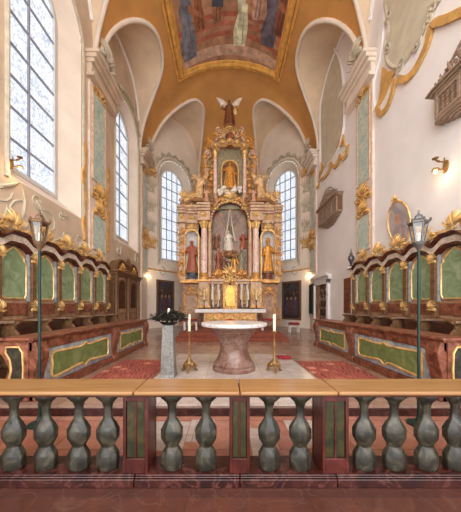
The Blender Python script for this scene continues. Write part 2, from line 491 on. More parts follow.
# pilasters with entablature blocks, in all four bays' joints
def pilaster(F, u0, u1, nm, side):
    t = thing('trim_%s' % nm, F((u0+u1)/2, 0, 0), 'tall %s wall pilaster inlaid with blue green marble, %s' % side, 'pilaster', kind='structure')
    d = .07
    obj('pilaster_shaft', MB().box(u0, u1, .14, 9.3, 0, d, F), 'pil_pink', t, smooth=False)
    e = .12*(u1-u0)
    mb = MB(); mb.box(u0+e, u1-e, 5.95, 9.1, d-.01, d+.03, F); mb.box(u0+e, u1-e, 3.5, 4.75, d-.01, d+.03, F)
    obj('marble_inlay', mb, 'teal', t, smooth=False)
    mb = MB()
    for a, b in ((5.95, 9.1), (3.5, 4.75)):
        mb.tube([(u0+e, a, d+.02), (u1-e, a, d+.02), (u1-e, b, d+.02), (u0+e, b, d+.02)], .03, 5, True, F)
    obj('inlay_frame', mb, 'rose_marble', t)
    mb = MB(); uc = (u0+u1)/2
    rocaille(mb, F, uc, 5.3, (u1-u0)*.9, .7, 3, .06, d); rocaille(mb, F, uc, 4.75, (u1-u0)*.7, .6, 5, .06, d)
    mb.ell((uc, 5.25, d), (.18, .35, .07), 10, 6, F)
    rocaille(mb, F, uc, 9.0, (u1-u0)*.9, .5, 4, .05, d)
    obj('gilded_cartouche', mb, 'stucco_gold', t)
    mb = MB()
    for k, (z0, z1, o) in enumerate(((9.3, 9.42, .2), (9.42, 9.75, .12), (9.75, 9.88, .22), (9.88, 10.02, .32), (10.02, 10.14, .42))):
        mb.box(u0-.08-o*.3, u1+(.5 if u0 < 10 else .08)+o*.3, z0, z1, 0, d+o, F)
    obj('entablature', mb, 'backlit' if F is FL else 'cream', t, smooth=False, bevel=.02)  # left blocks take the tone darkened for backlight, like their wall
    mb = MB(); rocaille(mb, F, uc, 10.2, (u1-u0)*.8, .9, 6, .12, .25)
    obj('crest_ornament', mb, 'stucco_grey', t)
pilaster(FL, 8.12, 9.22, '8', ('left hand', 'between the windows'))
pilaster(FR, 8.1, 9.1, '9', ('right hand', 'beside the oval portrait'))
pilaster(FL, 13.1, 14.0, '10', ('left hand', 'at the apse corner'))
pilaster(FR, 13.2, 14.1, '11', ('right hand', 'at the apse corner past the door'))

# windows
def outline(c, hw, sill, sp, n=16, close=True):
    return [(c-hw, sill), (c+hw, sill)]+[(c+hw*cos(PI*k/n), sp+hw*sin(PI*k/n)) for k in range(n+1)]
def window(F, c, W, nm, nv, nh, label, ci=None):
    ci = c if ci is None else ci
    t = thing('window_%s' % nm, F(c, W['so'], 0), label, 'window', kind='structure')
    A = [(u, v, 0) for u, v in outline(c, W['hwo'], W['so'], W['sp'])]
    Bq = [(u, v, -W['depth']) for u, v in outline(ci, W['hwi'], W['si'], W['sp'])]
    obj('reveal', MB().loft(A, Bq, F), 'cream', t, ang=50)
    mb = MB(); o1 = outline(ci, W['hwi']+.02, W['si']-.02, W['sp']); o2 = outline(ci, W['hwi']-.09, W['si']+.09, W['sp'])
    d = W['depth']
    L = [[(u, v, w) for u, v in o] for o, w in ((o1, -d+.05), (o2, -d+.05), (o2, -d-.06), (o1, -d-.06))]
    for k in range(4): mb.loft(L[k], L[(k+1) % 4], F)
    obj('window_frame', mb, 'frame_w', t, ang=50)
    obj('pane', MB().add([(u, v, -d-.03) for u, v in outline(ci, W['hwi'], W['si'], W['sp'])], [tuple(range(19))], F), 'pane', t, smooth=False)
    mb = MB(); hi = W['hwi']-.05
    for k in range(1, nv+1):
        u = ci-hi+2*hi*k/(nv+1); z = W['sp']+sqrt(max(0, hi*hi-(u-ci)**2))
        mb.box(u-.022, u+.022, W['si']+.05, z, -d-.02, -d+.03, F)
    H = (W['sp']+W['hwi']-W['si'])
    for k in range(1, nh):
        z = W['si']+H*k/nh
        e = hi if z < W['sp'] else sqrt(max(.01, hi*hi-(z-W['sp'])**2))
        mb.box(ci-e, ci+e, z-.022, z+.022, -d-.02, -d+.025, F)
    obj('glazing_bar', mb, 'lead', t, smooth=False)
    return t
window(FL, 6.47, WIN, '1', 1, 8, 'tall leaded arched window above the stalls, largest in view', 6.18)
window(FL, 11.44, WIN, '2', 1, 8, 'tall arched window on the side wall above the confessional')
window(FDL, DLUN[0], DWIN, '3', 3, 9, 'tall arched apse window to the left of the altar')
window(FDR, DLUN[0], DWIN, '4', 3, 9, 'tall arched apse window to the right of the altar')
# moulded stucco round the windows
def stucco(name, mb, mat, loc, label, cat='stucco ornament', **kw):
    o = obj(name, mb, mat, None, loc, **kw); return tag(o, label, cat, None, 'structure')
def surround(F, c, hw, sill, sp, extra, nm, label):
    mb = MB()
    o = [(c-hw, sill)]+[(c-hw*cos(PI*k/20), sp+hw*sin(PI*k/20)) for k in range(21)]+[(c+hw, sill)]
    mb.tube([(u, v, .01) for u, v in o], .05, 6, False, F)
    if extra:
        for k in range(-3, 4):
            a = PI/2+k*.34; u, v = c+(hw+.12)*cos(a), sp+(hw+.12)*sin(a)
            G = frame(F(u, v, 0), F(sin(a), -cos(a), 0)-F(0, 0, 0), F(cos(a), sin(a), 0)-F(0, 0, 0), F(0, 0, 1)-F(0, 0, 0))
            rocaille(mb, G, 0, 0, .6, .34, k+9, .05)
        for sg in (-1, 1):
            scroll(mb, F, c+sg*(hw-.3), sill-.35, .3, PI/2, 1.1, sg, .04)
    stucco('trim_%s' % nm, mb, 'stucco_grey', F(c, sp, 0), label)
surround(FL, 6.47, 1.36, 4.3, 9.86, 0, '12', 'grey stucco moulding framing the largest window')
surround(FL, 11.44, 1.36, 4.3, 9.86, 1, '13', 'grey stucco moulding around the window over the confessional')
surround(FDL, DLUN[0], 1.4, 4.05, 9.75, 1, '14', 'grey stucco around the apse window left of the altar')
surround(FDR, DLUN[0], 1.4, 4.05, 9.75, 1, '15', 'grey stucco around the apse window right of the altar')
# wall arch mouldings under the lunettes
for F, nm, s in ((FL, '16', 'left'), (FR, '17', 'right')):
    mb = MB()
    for c, w in LUN:
        mb.tube([(c-.93*w*cos(PI*k/24), ztop(c-.93*w*cos(PI*k/24))-.25, .02) for k in range(25)], .07, 6, False, F)
    stucco('trim_'+nm, mb, 'white', F(8.6, 10, 0), 'white wall arch mouldings under the lunettes on the %s wall' % s)
# gilded drapery of the right wall (readings of the photograph taken to the wall plane)
def RW(px, py):
    y = 1201.6/(px-226); return (y, 1.5+(306-py)*y/237)
def ribbon(mb, pts, wd, F, w=.0, th=.05):
    """a flat band of stucco following points on the wall"""
    n = len(pts); L = []; Rr = []
    for i, p in enumerate(pts):
        a = Vector(pts[max(0, i-1)]); b = Vector(pts[min(n-1, i+1)]); t = (b-a).normalized()
        q = Vector((-t.y, t.x)); k = wd[i] if isinstance(wd, (list, tuple)) else wd
        L.append((p[0]+q.x*k, p[1]+q.y*k)); Rr.append((p[0]-q.x*k, p[1]-q.y*k))
    for i in range(n-1):
        mb.prism([L[i], L[i+1], Rr[i+1], Rr[i]], w, w+th, F)
def smooth_line(P, n=6):
    out = []
    for i in range(len(P)-1):
        p0, p1, p2, p3 = (Vector(P[max(0, i-1)]), Vector(P[i]), Vector(P[i+1]), Vector(P[min(len(P)-1, i+2)]))
        for k in range(n):
            t = k/n
            out.append(tuple(.5*((2*p1)+(p2-p0)*t+(2*p0-5*p1+4*p2-p3)*t*t+(3*p1-p0-3*p2+p3)*t**3)))
    out.append(tuple(P[-1])); return out
c1 = lambda L: [RW(340+x/3.81, y/3.81) for x, y in L]
field = c1([(176, -60), (178, 20), (190, 110), (176, 170), (186, 235), (215, 258), (248, 240), (282, 190), (326, 118), (352, 62), (346, 28), (384, 0), (392, -60)])
t = thing('trim_18', FR(6.6, 9.5, 0), 'grey green stucco cartouche with gilded drapery near the upper right', 'stucco ornament', kind='structure')
obj('cartouche_field', MB().prism(field, 0, .03, FR), 'stucco_green', t, smooth=False)
mb = MB(); mb.tube([(u, v, .03) for u, v in smooth_line(field)], .05, 6, False, FR)
for k, (x, y) in enumerate(((190, 60), (186, 190), (240, 250), (300, 170), (340, 90), (362, 30))):
    u, v = c1([(x, y)])[0]; scroll(mb, FR, u, v, .16, k, 1.2, 1 if k % 2 else -1, .04, .03)
obj('stucco_edge', mb, 'stucco_grey', t)
mb = MB(); ribbon(mb, smooth_line(c1([(160, -40), (160, 120), (146, 230), (124, 330), (128, 430)])), .12, FR, 0, .05)
ribbon(mb, smooth_line(c1([(225, 262), (265, 268), (305, 205), (336, 130), (362, 72)])), .1, FR, 0, .05)
obj('white_band', mb, 'white', t, ang=30)
mb = MB()
ribbon(mb, smooth_line(c1([(520, 20), (461, 50), (410, 74), (372, 86), (352, 108), (342, 160), (316, 222), (285, 275), (256, 302), (230, 300)])), [.088]*60, FR, .01, .07)
ribbon(mb, smooth_line(c1([(214, 300), (206, 350), (186, 405), (164, 432), (150, 424), (148, 400)])), .075, FR, .01, .07)
mb.prism(c1([(168, 256), (186, 272), (222, 270), (206, 292), (190, 330), (172, 372), (150, 408), (160, 340)]), .01, .07, FR)
obj('gilded_drapery', mb, 'stucco_gold', t, ang=30)
c3 = lambda L: [RW(300+x/4.65, 100+y/4.65) for x, y in L]
t = thing('trim_19', FR(11, 8.5, 0), 'tall grey stucco cartouche with scalloped gilded edge over the carved balcony beyond', 'stucco ornament', kind='structure')
f2 = c3([(100, 330), (98, 160), (100, 0), (112, -140), (150, -240), (186, -200), (206, -90), (212, 60), (206, 140), (190, 210), (160, 270), (130, 300)])
obj('cartouche_field', MB().prism(f2, 0, .03, FR), 'stucco_green', t, smooth=False)
mb = MB(); mb.tube([(u, v, .04) for u, v in smooth_line(f2)], .06, 6, False, FR)
ribbon(mb, smooth_line(c3([(88, 400), (110, 350), (128, 318), (150, 296), (180, 258), (196, 238), (218, 215)])), .14, FR, 0, .04)
obj('white_band', mb, 'white', t)
mb = MB()
ribbon(mb, smooth_line(c3([(228, 208), (222, 250), (205, 275), (192, 258), (184, 290), (166, 312), (148, 296), (140, 330), (120, 358), (100, 372), (92, 400), (82, 406)])), .07, FR, .02, .07)
mb.prism(c3([(202, 130), (208, 180), (218, 212), (196, 214), (174, 226), (190, 178)]), .01, .07, FR)
mb.prism(c3([(98, 284), (116, 312), (104, 340), (92, 366)]), .01, .07, FR)
obj('gilded_drapery', mb, 'stucco_gold', t, ang=30)
# stucco scrolls under the big left window, gilded drapery between window and pilaster
mb = MB()
for k, (u, v, r) in enumerate(((4.9, 4.0, .35), (5.5, 3.55, .4), (6.3, 3.7, .35), (7.0, 3.5, .4), (7.7, 3.6, .3), (5.9, 4.1, .16), (6.8, 4.1, .16), (5.0, 3.3, .22))):
    scroll(mb, FL, u, v, r, k*1.3, 1.0, 1 if k % 2 else -1, .03, -.02)
    leafy(mb, FL, u, v, .4+k, r*1.8, .035, -.03)
stucco('trim_20', mb, 'stucco_grey', FL(6.3, 3.7, 0), 'grey stucco scrolls under the largest window')
mb = MB()
for u, s in ((7.86, 1), (9.45, 2)):
    ribbon(mb, smooth_line([(u, 7.0), (u+.06, 6.4), (u-.05, 5.7), (u+.05, 5.0), (u, 4.3), (u+.04, 3.7)]), [.02+.07*abs(sin(k*.45)) for k in range(40)], FL, .0, .06)
stucco('trim_21', mb, 'stucco_gold', FL(8.6, 5, 0), 'gilded drapery strips either side of the pilaster between the windows')
mb = MB()
for k in range(3): rocaille(mb, FL, 9.6+k*.12, 10.75-k*.5, .8, .7, k, .08)
for F in (FDL, FDR):
    for u in (.28, 3.95):
        for k in range(4): rocaille(mb, F, u, 6.0+k*1.2, .34, 1.0, k, .05)
stucco('trim_22', mb, 'stucco_grey', (0, 12, 9), 'grey stucco sprays on the apse walls beside the windows')
mb = MB()
for F in (FDL, FDR):
    for u in (.34, 3.9): rocaille(mb, F, u, 5.0, .42, .9, 2, .06); rocaille(mb, F, u, 9.4, .5, .6, 2, .08)
    mb.tube([(u, 3.75, .03) for u in (0.05, DL-.05)], .05, 6, False, F)
stucco('trim_23', mb, 'stucco_gold', (0, 12, 6), 'gilded stucco sprays and string moulding on the apse walls')

# ceiling painting on the vault
t = thing('ceiling_painting', (0, 10.2, 14.2), 'large framed vault painting of robed figures on red steps', 'painting')
PY0, PY1, PX = 6.8, 12.55, 2.45
def onv(x, y, d=.03):
    n = Vector((-(RISE/HW)*(x/HW)/sqrt(max(.02, 1-(x/HW)**2)), 0, -1)).normalized()
    return (x+n.x*d, y, vz(x)+n.z*d)
obj('painted_ground', MB().grid(lambda a, b: onv(-PX+2*PX*a, PY0+(PY1-PY0)*b, .03), 24, 8), plain('fresco_ground', (168, 124, 94), .8, 0, .2, 2.2), t, ang=60)
def patch(pts, d): return MB().add([onv(x, y, d) for x, y in pts], [tuple(range(len(pts)))])
# painted arcs of steps
for k, (a, b, col) in enumerate(((.05, .55, (196, 160, 136)), (.75, .95, (168, 98, 76)), (1.15, 1.35, (178, 108, 86)), (1.5, 1.7, (164, 92, 72)))):
    mb = MB(); mb.grid(lambda i, j: onv(-PX+2*PX*i, PY1-(a+(b-a)*j)-.45*(1-(2*i-1)**2)*(1 if k else .6), .04), 24, 2)
    obj('painted_step', mb, plain('fresco_step', col, .8, 0, .18, 3), t, ang=60)
def fig(x, v, h, w, robe, skin, lean=0, seed=0):
    """a small painted figure: robe, bare arm, head; feet to the altar"""
    R = random.Random(seed); y = lambda q: PY1-v-q*h
    body = [(-.42, 0), (.38, .02), (.46, .3), (.30, .55), (.36, .72), (.16, .84), (-.18, .84), (-.38, .7), (-.26, .5), (-.5, .25)]
    o = obj('painted_figure', patch([(x+w*a+lean*q, y(q)) for a, q in body], .05), plain('fresco_robe', robe, .8, 0, .3, 3), t, smooth=False)
    obj('painted_head', patch([(x+lean+.13*cos(a*PI/5), y(.92)+.17*sin(a*PI/5)) for a in range(10)], .055), plain('fresco_skin', skin, .8), o, smooth=False)
    obj('painted_arm', patch([(x+w*.2, y(.76)), (x+w*.9, y(.6)), (x+w*.95, y(.54)), (x+w*.25, y(.64))], .055), plain('fresco_arm', skin, .8), o, smooth=False)
    for q in (.15, -.2):
        obj('painted_fold', patch([(x+w*q, y(.05)), (x+w*q+.07, y(.05)), (x+w*q*.6+.05, y(.6))], .055), plain('fresco_fold', mk_t(robe, .78), .8), o, smooth=False)
mk_t = lambda c, k: tuple(x*k for x in c)
fig(-1.98, .45, 2.9, .8, (112, 112, 120), (170, 110, 78), .1, 1)
fig(-1.35, 1.5, 2.2, .5, (142, 88, 58), (176, 120, 84), -.1, 2)
fig(-.55, 1.7, 2.1, .42, (156, 104, 76), (190, 134, 98), 0, 3)
obj('painted_sash', patch([(-.8, PY1-2.35), (-.3, PY1-2.3), (-.28, PY1-2.8), (-.7, PY1-2.85)], .06), plain('fresco_sash', (74, 78, 90), .8), t, smooth=False)
fig(.5, .75, 2.7, .7, (214, 196, 164), (190, 134, 98), .12, 4)
fig(1.2, 1.9, 2.0, .5, (176, 140, 120), (186, 130, 96), 0, 5)
fig(1.85, 1.0, 2.5, .75, (96, 88, 96), (160, 104, 76), -.05, 6)
fig(2.2, 1.6, 2.2, .5, (120, 72, 54), (160, 104, 76), 0, 7)
mb = MB()
e = PX+.1
for off, r in ((.02, .12), (.2, .06), (-.12, .05)):
    a = e+off; loop = [(-a+2*a*k/24, PY1+.1+off) for k in range(25)]+[(a, PY1+.1+off-.4*k) for k in range(1, 16)]+[(a-2*a*k/24, PY0-.1-off) for k in range(25)]+[(-a, PY0-.1-off+.4*k) for k in range(1, 14)]
    mb.tube([onv(x, y, .04) for x, y in loop], r, 6, True)
obj('gilded_frame', mb, plain('vault_gilding', (226, 172, 88), .5, .2, .12, 4), t)
# ------------------------------------------------------------------ altar rail
RY0, RY1, RC = 1.95, 2.27, 2.11
rail = thing('altar_rail', (0, RC, 0), 'red marble altar rail with grey balusters under a honey coloured top', 'railing')
railx = [-3.25, -.93, -.055, .75, 3.25]
for a, b in zip(railx, railx[1:]):
    obj('rail_top', MB().box(a+.004, b-.004, RY0-.02, RY1+.02, .766, .8), 'wood_honey', rail, bevel=.012)
mb = MB(); mb.box(-3.24, 3.24, RY0+.01, RY1-.01, .75, .766); mb.box(-3.23, 3.23, RY0+.03, RY1-.05, .735, .75)
obj('rail_moulding', mb, 'dark_red', rail, bevel=.006)
for a, b in zip(railx, railx[1:]):
    mb = MB(); mb.box(a+.003, b-.003, RY0, RY1, 0, .07); mb.box(a+.003, b-.003, RY0+.012, RY1-.025, .07, .083); mb.box(a+.003, b-.003, RY0+.022, RY1-.045, .083, .095)
    obj('plinth', mb, 'red_marble', rail, bevel=.008)
for x, hw in ((-.93, .105), (-.055, .085), (.75, .11), (-3.2, .1), (3.2, .1)):
    mb = MB(); t_ = .026
    mb.box(x-hw, x+hw, RY0+.075, RY1-.075, .095, .735)
    for y in (RY0+.035, RY1-.065):
        mb.box(x-hw, x-hw+t_, y, y+.03, .095, .735); mb.box(x+hw-t_, x+hw, y, y+.03, .095, .735)
        mb.box(x-hw+t_, x+hw-t_, y, y+.03, .095, .22); mb.box(x-hw+t_, x+hw-t_, y, y+.03, .70, .735)
    mb.box(x-.008, x+.008, RY0+.04, RY1-.04, .22, .70); p = obj('post', mb, 'post_red', rail, bevel=.003)
    obj('inlay', MB().box(x-hw+t_+.004, x+hw-t_-.004, RY0+.05, RY1-.05, .224, .696), 'green_post', p, smooth=False)
prof = [(.08, 0), (.086, .02), (.092, .05), (.094, .09), (.09, .13), (.072, .168), (.052, .196), (.05, .204), (.062, .222), (.086, .262), (.094, .30),
        (.09, .335), (.07, .37), (.046, .402), (.039, .43), (.038, .455), (.043, .485), (.06, .515), (.086, .537), (.096, .548), (.096, .572)]
prof = [(.088, 0), (.096, .03), (.096, .125), (.06, .19), (.06, .2), (.097, .265), (.099, .34), (.070, .395), (.042, .435), (.037, .48), (.038, .53), (.052, .57), (.096, .612), (.1, .62), (.1, .64)]
bal = MB().lathe([(r*1.01, z) for r, z in prof], (0, 0, .095), 8, rot=PI/8)
bal.v = [(x, y*.72+RC-.045, z) for x, y, z in bal.v]
first = None
for x in (-2.29, -2.017, -1.738, -1.451, -1.198, -.64, -.344, .205, .475, 1.032, 1.294, 1.573, 1.825, 2.1, 2.37):
    b = MB(); b.add([(p[0]+x, p[1], p[2]) for p in bal.v], bal.f)
    obj('baluster', b, 'grey_marble', rail, ang=24, bevel=.006)

# ------------------------------------------------------------------ choir stalls against both walls
BAY = [8.75-.84*k for k in range(8)]
def wave(y):
    """height of the stall cornice: rises over each bay, dips at each pilaster"""
    k = ((8.75-y) % .84)/.84
    return .075*(1-cos(2*PI*k))+.05*(1-cos(4*PI*k))*.5
def stalls(s, side):
    X = XM(s)
    t = thing('choir_stalls', (s*4.5, 5.81, .14), 'choir stalls with green panels and gilded crests against the %s' % side, 'choir stalls', 'choir stalls along the side walls')
    obj('platform', MB().box(3.72, 4.88, 2.87, 8.75, .14, .32, X), 'wood_dark', t, smooth=False)
    obj('back_board', MB().box(4.64, 4.86, 2.87, 8.75, .32, 2.74, X), 'wood_tan', t, smooth=False)
    G = lambda u, v, w: X(4.64-w, u, v)
    for i in range(7):
        y0, y1 = BAY[i+1], BAY[i]; c = (y0+y1)/2; h = .3
        up = wave(c)*.8
        P = [(c-h+.05, 1.66), (c+h-.05, 1.66), (c+h-.03, 1.70), (c+h, 1.74), (c+h, 2.42), (c+h-.05, 2.47), (c+h-.05, 2.53), (c+.12, 2.58+up*.6), (c, 2.62+up), (c-.12, 2.58+up*.6), (c-h+.05, 2.53), (c-h+.05, 2.47), (c-h, 2.42), (c-h, 1.74), (c-h+.03, 1.70)]
        p = obj('back_panel', MB().prism(P, 0, .025, G), 'green_pale', t, smooth=False)
        obj('panel_frame', MB().tube([(u, v, .025) for u, v in P], .02, 5, True, G), 'gold', p)
        obj('dado_panel', MB().box(c-.33, c+.33, 1.3, 1.56, 0, .03, G), 'wood_red', t, smooth=False, bevel=.008)
        mb = MB(); rocaille(mb, G, c, 2.93+wave(c), .76, .46, i+2, .05, -.04)
        for sg in (-1, 1): leafy(mb, G, c+sg*.18, 2.9+wave(c-.18), PI/2-sg*1.25, .34, .035, -.02, .03)
        obj('crest_ornament', mb, 'gold', t)
        # seat, its scalloped shoulder rail
        obj('seat', MB().box(4.2, 4.62, y0+.05, y1-.05, .74, .79, X), 'wood_dark', t, smooth=False, bevel=.01)
        obj('seat_back', MB().prism([(4.6, y0+.06)]+[(4.44-.14*sin(PI*k/10)**.7, y0+.07+.70*k/10) for k in range(11)]+[(4.6, y1-.06)], .8, 1.15, lambda u, v, w: X(u, v, w)), 'wood_dark', t, ang=50)
        sc = [(4.64, y0), (4.2, y0), (4.18, y0+.05), (4.24, y0+.09)]+[(4.3+.24*sin(PI*k/10)**.6, y0+.1+.64*k/10) for k in range(11)]+[(4.24, y1-.09), (4.18, y1-.05), (4.2, y1), (4.64, y1)]
        obj('shoulder_rail', MB().prism(sc, 1.16, 1.22, lambda u, v, w: X(u, v, w)), 'wood_mid', t, smooth=False, bevel=.012)
    for i, y in enumerate(BAY):
        q = obj('pilaster', MB().box(4.52, 4.64, y-.06, y+.06, 1.24, 2.76, X), 'wood_mid', t, smooth=False, bevel=.01)
        mb = MB()
        for sg in (-1, 1): mb.box(4.575, 4.64, y+sg*.06, y+sg*.095, 1.6, 2.7, X)
        obj('marbled_strip', mb, 'blue_grey', q, smooth=False)
        G2 = lambda u, v, w: X(4.52-w, u, v)
        for v in (1.38, 2.46):
            mb = MB(); rocaille(mb, G2, y, v, .17, .26, i, .03); mb.ell((y, v+.06, 0), (.06, .05, .02), 8, 5, G2)
            obj('gilded_mount', mb, 'gold', q)
        # curved partition with a volute arm
        pr = [(4.64, .32), (4.24, .32), (4.22, .40), (4.30, .55), (4.33, .68), (4.25, .78), (4.15, .84), (4.12, .92), (4.17, 1.0), (4.22, 1.05), (4.20, 1.12), (4.13, 1.16), (4.13, 1.2), (4.64, 1.2)]
        obj('partition', MB().prism(pr, y-.028, y+.028, lambda u, v, w: X(u, w, v)), 'wood_mid', t, smooth=False, bevel=.008)
    N = 7*16
    path = [(4.64, 8.79-(8.79-2.87)*k/N) for k in range(N+1)]
    def band(name, prof, mat, amp=1):
        obj(name, MB().sweep([(x, y, 2.66+wave(y)*amp) for x, y in path], prof, X), mat, t, ang=35)
    band('cornice_lower_moulding', [(0, -.05), (.09, -.05), (.13, -.02), (.14, .02), (0, .02)], 'dark_red')
    band('cornice_frieze', [(0, .02), (.13, .02), (.12, .08), (.14, .15), (0, .15)], 'frieze')
    band('cornice_upper_moulding', [(0, .15), (.14, .15), (.17, .17), (.17, .195), (.22, .215), (.22, .24), (-.2, .24), (-.2, .15)], 'dark_red')
    obj('end_board', MB().box(4.5, 4.86, 8.75, 8.79, .32, 2.72, X), 'wood_mid', t, smooth=False)
    return t
stalls(-1, 'wall with the large window')
stalls(1, 'plain white wall')

# ------------------------------------------------------------------ desks before the stalls
def desk(s, side):
    X = XM(s)
    t = thing('choir_desk', (s*3.1, 5.8, .14), 'long choir desk with green marbled front panels on the %s' % side, 'choir desk', 'desks before the choir stalls')
    F = lambda u, v, w: X(2.95-w, u, v)
    obj('desk_body', MB().box(2.95, 3.22, 3.37, 8.18, .14, 1.0, X), 'wood_dark', t, smooth=False)
    obj('field', MB().box(3.5, 8.1, .3, .84, 0, .012, F), 'blue_grey', t, smooth=False)
    mb = MB().box(3.36, 8.2, .14, .29, -.2, .05, F)
    obj('base', mb, 'wood_red', t, smooth=False, bevel=.012)
    obj('frieze_board', MB().box(3.36, 8.2, .85, .985, -.2, .035, F), 'wood_red', t, smooth=False, bevel=.008)
    mb = MB(); mb.box(2.86, 3.36, 3.30, 8.24, 1.012, 1.05, X); mb.box(2.89, 3.3, 3.33, 8.21, .985, 1.012, X)
    obj('desk_top', mb, 'wood_red', t, smooth=False, bevel=.01)
    for y0, y1 in ((3.68, 5.58), (6.12, 7.8)):
        c, h = (y0+y1)/2, (y1-y0)/2
        def q(a, b): return (c+a*h, b)
        P = [q(-.86, .37), q(-.5, .39), q(-.2, .42), q(-.1, .41), q(0, .35), q(.1, .41), q(.2, .42), q(.5, .39), q(.86, .37), q(.92, .39), q(.95, .46), q(.93, .54), q(.93, .62), q(.95, .7), q(.92, .75), q(.86, .77), q(.5, .755), q(.2, .74), q(.08, .75), q(0, .8), q(-.08, .75), q(-.2, .74), q(-.5, .755), q(-.86, .77), q(-.92, .75), q(-.95, .7), q(-.93, .62), q(-.93, .54), q(-.95, .46), q(-.92, .39)]
        p = obj('front_panel', MB().prism(P, .01, .03, F), 'green_panel', t, smooth=False)
        obj('panel_frame', MB().tube([(u, v, .03) for u, v in P], .022, 5, True, F), 'gold', p)
    def swell(w):   # S profile of the pilasters
        return [(-.02, .14), (w*.95, .14), (w*.9, .24), (w*.5, .3), (w*.35, .38), (w*.45, .5), (w*.8, .62), (w*1.15, .74), (w*1.2, .84), (w*.95, .92), (w*.75, .96), (w*.8, .985), (-.02, .985)]
    for y0, y1 in ((3.36, 3.58), (5.72, 5.98), (7.94, 8.2)):
        obj('swelling_pilaster', MB().prism(swell(.1), y0, y1, lambda a, b, w: X(2.95-a, w, b)), 'wood_red', t, smooth=False, bevel=.012)
    # near end: scrolled side with a dark inset edged in gold
    E = lambda u, v, w: X(u, 3.37-w, v)
    ep = [(2.96, .16), (3.3, .16), (3.36, .3), (3.28, .48), (3.24, .62), (3.32, .78), (3.42, .9), (3.36, .985), (2.96, .985)]
    e = obj('end_panel', MB().prism(ep, -.02, .03, E), 'wood_red', t, smooth=False, bevel=.008)
    ip = [(3.04, .24), (3.24, .24), (3.28, .32), (3.22, .46), (3.19, .6), (3.21, .74), (3.27, .84), (3.26, .92), (3.08, .92), (3.03, .84), (3.02, .6), (3.03, .4)]
    obj('end_inset', MB().prism(ip, .03, .04, E), 'grey_marble', e, smooth=False)
    obj('gilt_edge', MB().tube([(u, v, .04) for u, v in ip], .014, 5, True, E), 'gold', e)
    return t
desk(-1, 'side of the large window')
desk(1, 'side of the oval portrait')
for s, side in ((-1, 'window side'), (1, 'portrait side')):
    X = XM(s)
    t = thing('kneeling_bench', (s*3.55, 5.9, .14), 'dark bench behind the choir desk on the %s' % side, 'bench')
    obj('bench_top', MB().box(3.4, 3.7, 3.75, 8.0, .72, .76, X), 'wood_dark', t, smooth=False, bevel=.008)
    for y in (3.8, 5.85, 7.9): obj('leg', MB().box(3.44, 3.66, y, y+.05, .14, .72, X), 'wood_dark', t, smooth=False)
    c = obj('seat_cushion', MB().box(3.4, 3.7, 3.78, 7.98, .76, .82, X), 'red_cloth', None, (s*3.55, 5.9, .76), bevel=.025)
    tag(c, 'long crimson cushion lying on the bench of the %s' % side, 'cushion')

# ------------------------------------------------------------------ processional lanterns
def lantern(x, y, label, metal, roofm):
    t = thing('processional_lantern', (x, y, 0), label, 'lantern', 'lanterns on poles')
    L = lambda u, v, w: Vector((x+u, y+v, w)) if w < 2.2 else Vector((x+u*.84, y+v*.84, 2.2+(w-2.2)*.86))
    obj('foot', MB().lathe([(.13, 0), (.13, .02), (.09, .035), (.04, .05), (.025, .1)], (0, 0, 0), 16, F=L), 'iron', t)
    obj('pole', MB().lathe([(.019, .06), (.019, 2.28)], (0, 0, 0), 10, F=L), 'iron', t)
    mb = MB(); mb.lathe([(.02, 2.2), (.035, 2.24), (.07, 2.28), (.075, 2.31), (.06, 2.32)], (0, 0, 0), 12, F=L)
    obj('socket', mb, metal, t)
    mb = MB(); q = lambda r, k, z: (r*cos(k*PI/3+.3), r*sin(k*PI/3+.3), z)
    for k in range(6):
        mb.tube([q(.072, k, 2.32), q(.118, k, 2.6)], .009, 5, F=L); mb.tube([q(.118, k, 2.6), q(.118, k+1, 2.6)], .012, 5, F=L)
        mb.tube([q(.072, k, 2.32), q(.072, k+1, 2.32)], .009, 5, F=L)
    obj('lantern_frame', mb, metal, t)
    for k in range(6):
        obj('glass_pane', MB().add([q(.07, k, 2.33), q(.07, k+1, 2.33), q(.114, k+1, 2.595), q(.114, k, 2.595)], [(0, 1, 2, 3)], L), 'glass', t, smooth=False, solid=.003)
    mb = MB().lathe([(.14, 2.6), (.135, 2.62), (.07, 2.66), (.06, 2.69), (.045, 2.7), (.05, 2.715), (.015, 2.74), (.012, 2.8)], (0, 0, 0), 6, rot=.3, F=L)
    for k in range(6): mb.ell(q(.135, k, 2.635), (.018, .018, .03), 6, 4, L)
    obj('roof', mb, roofm, t, ang=25)
    obj('candle', MB().lathe([(.02, 2.31), (.02, 2.46), (.004, 2.47)], (0, 0, 0), 8, F=L), 'wax', t)
lantern(-2.53, 3.0, 'green pole with a brass six-sided lantern before the window side desk', 'lantern_bronze', 'lantern_bronze')
lantern(2.27, 3.0, 'green pole with a silver six-sided lantern before the portrait side desk', 'silver', 'silver')

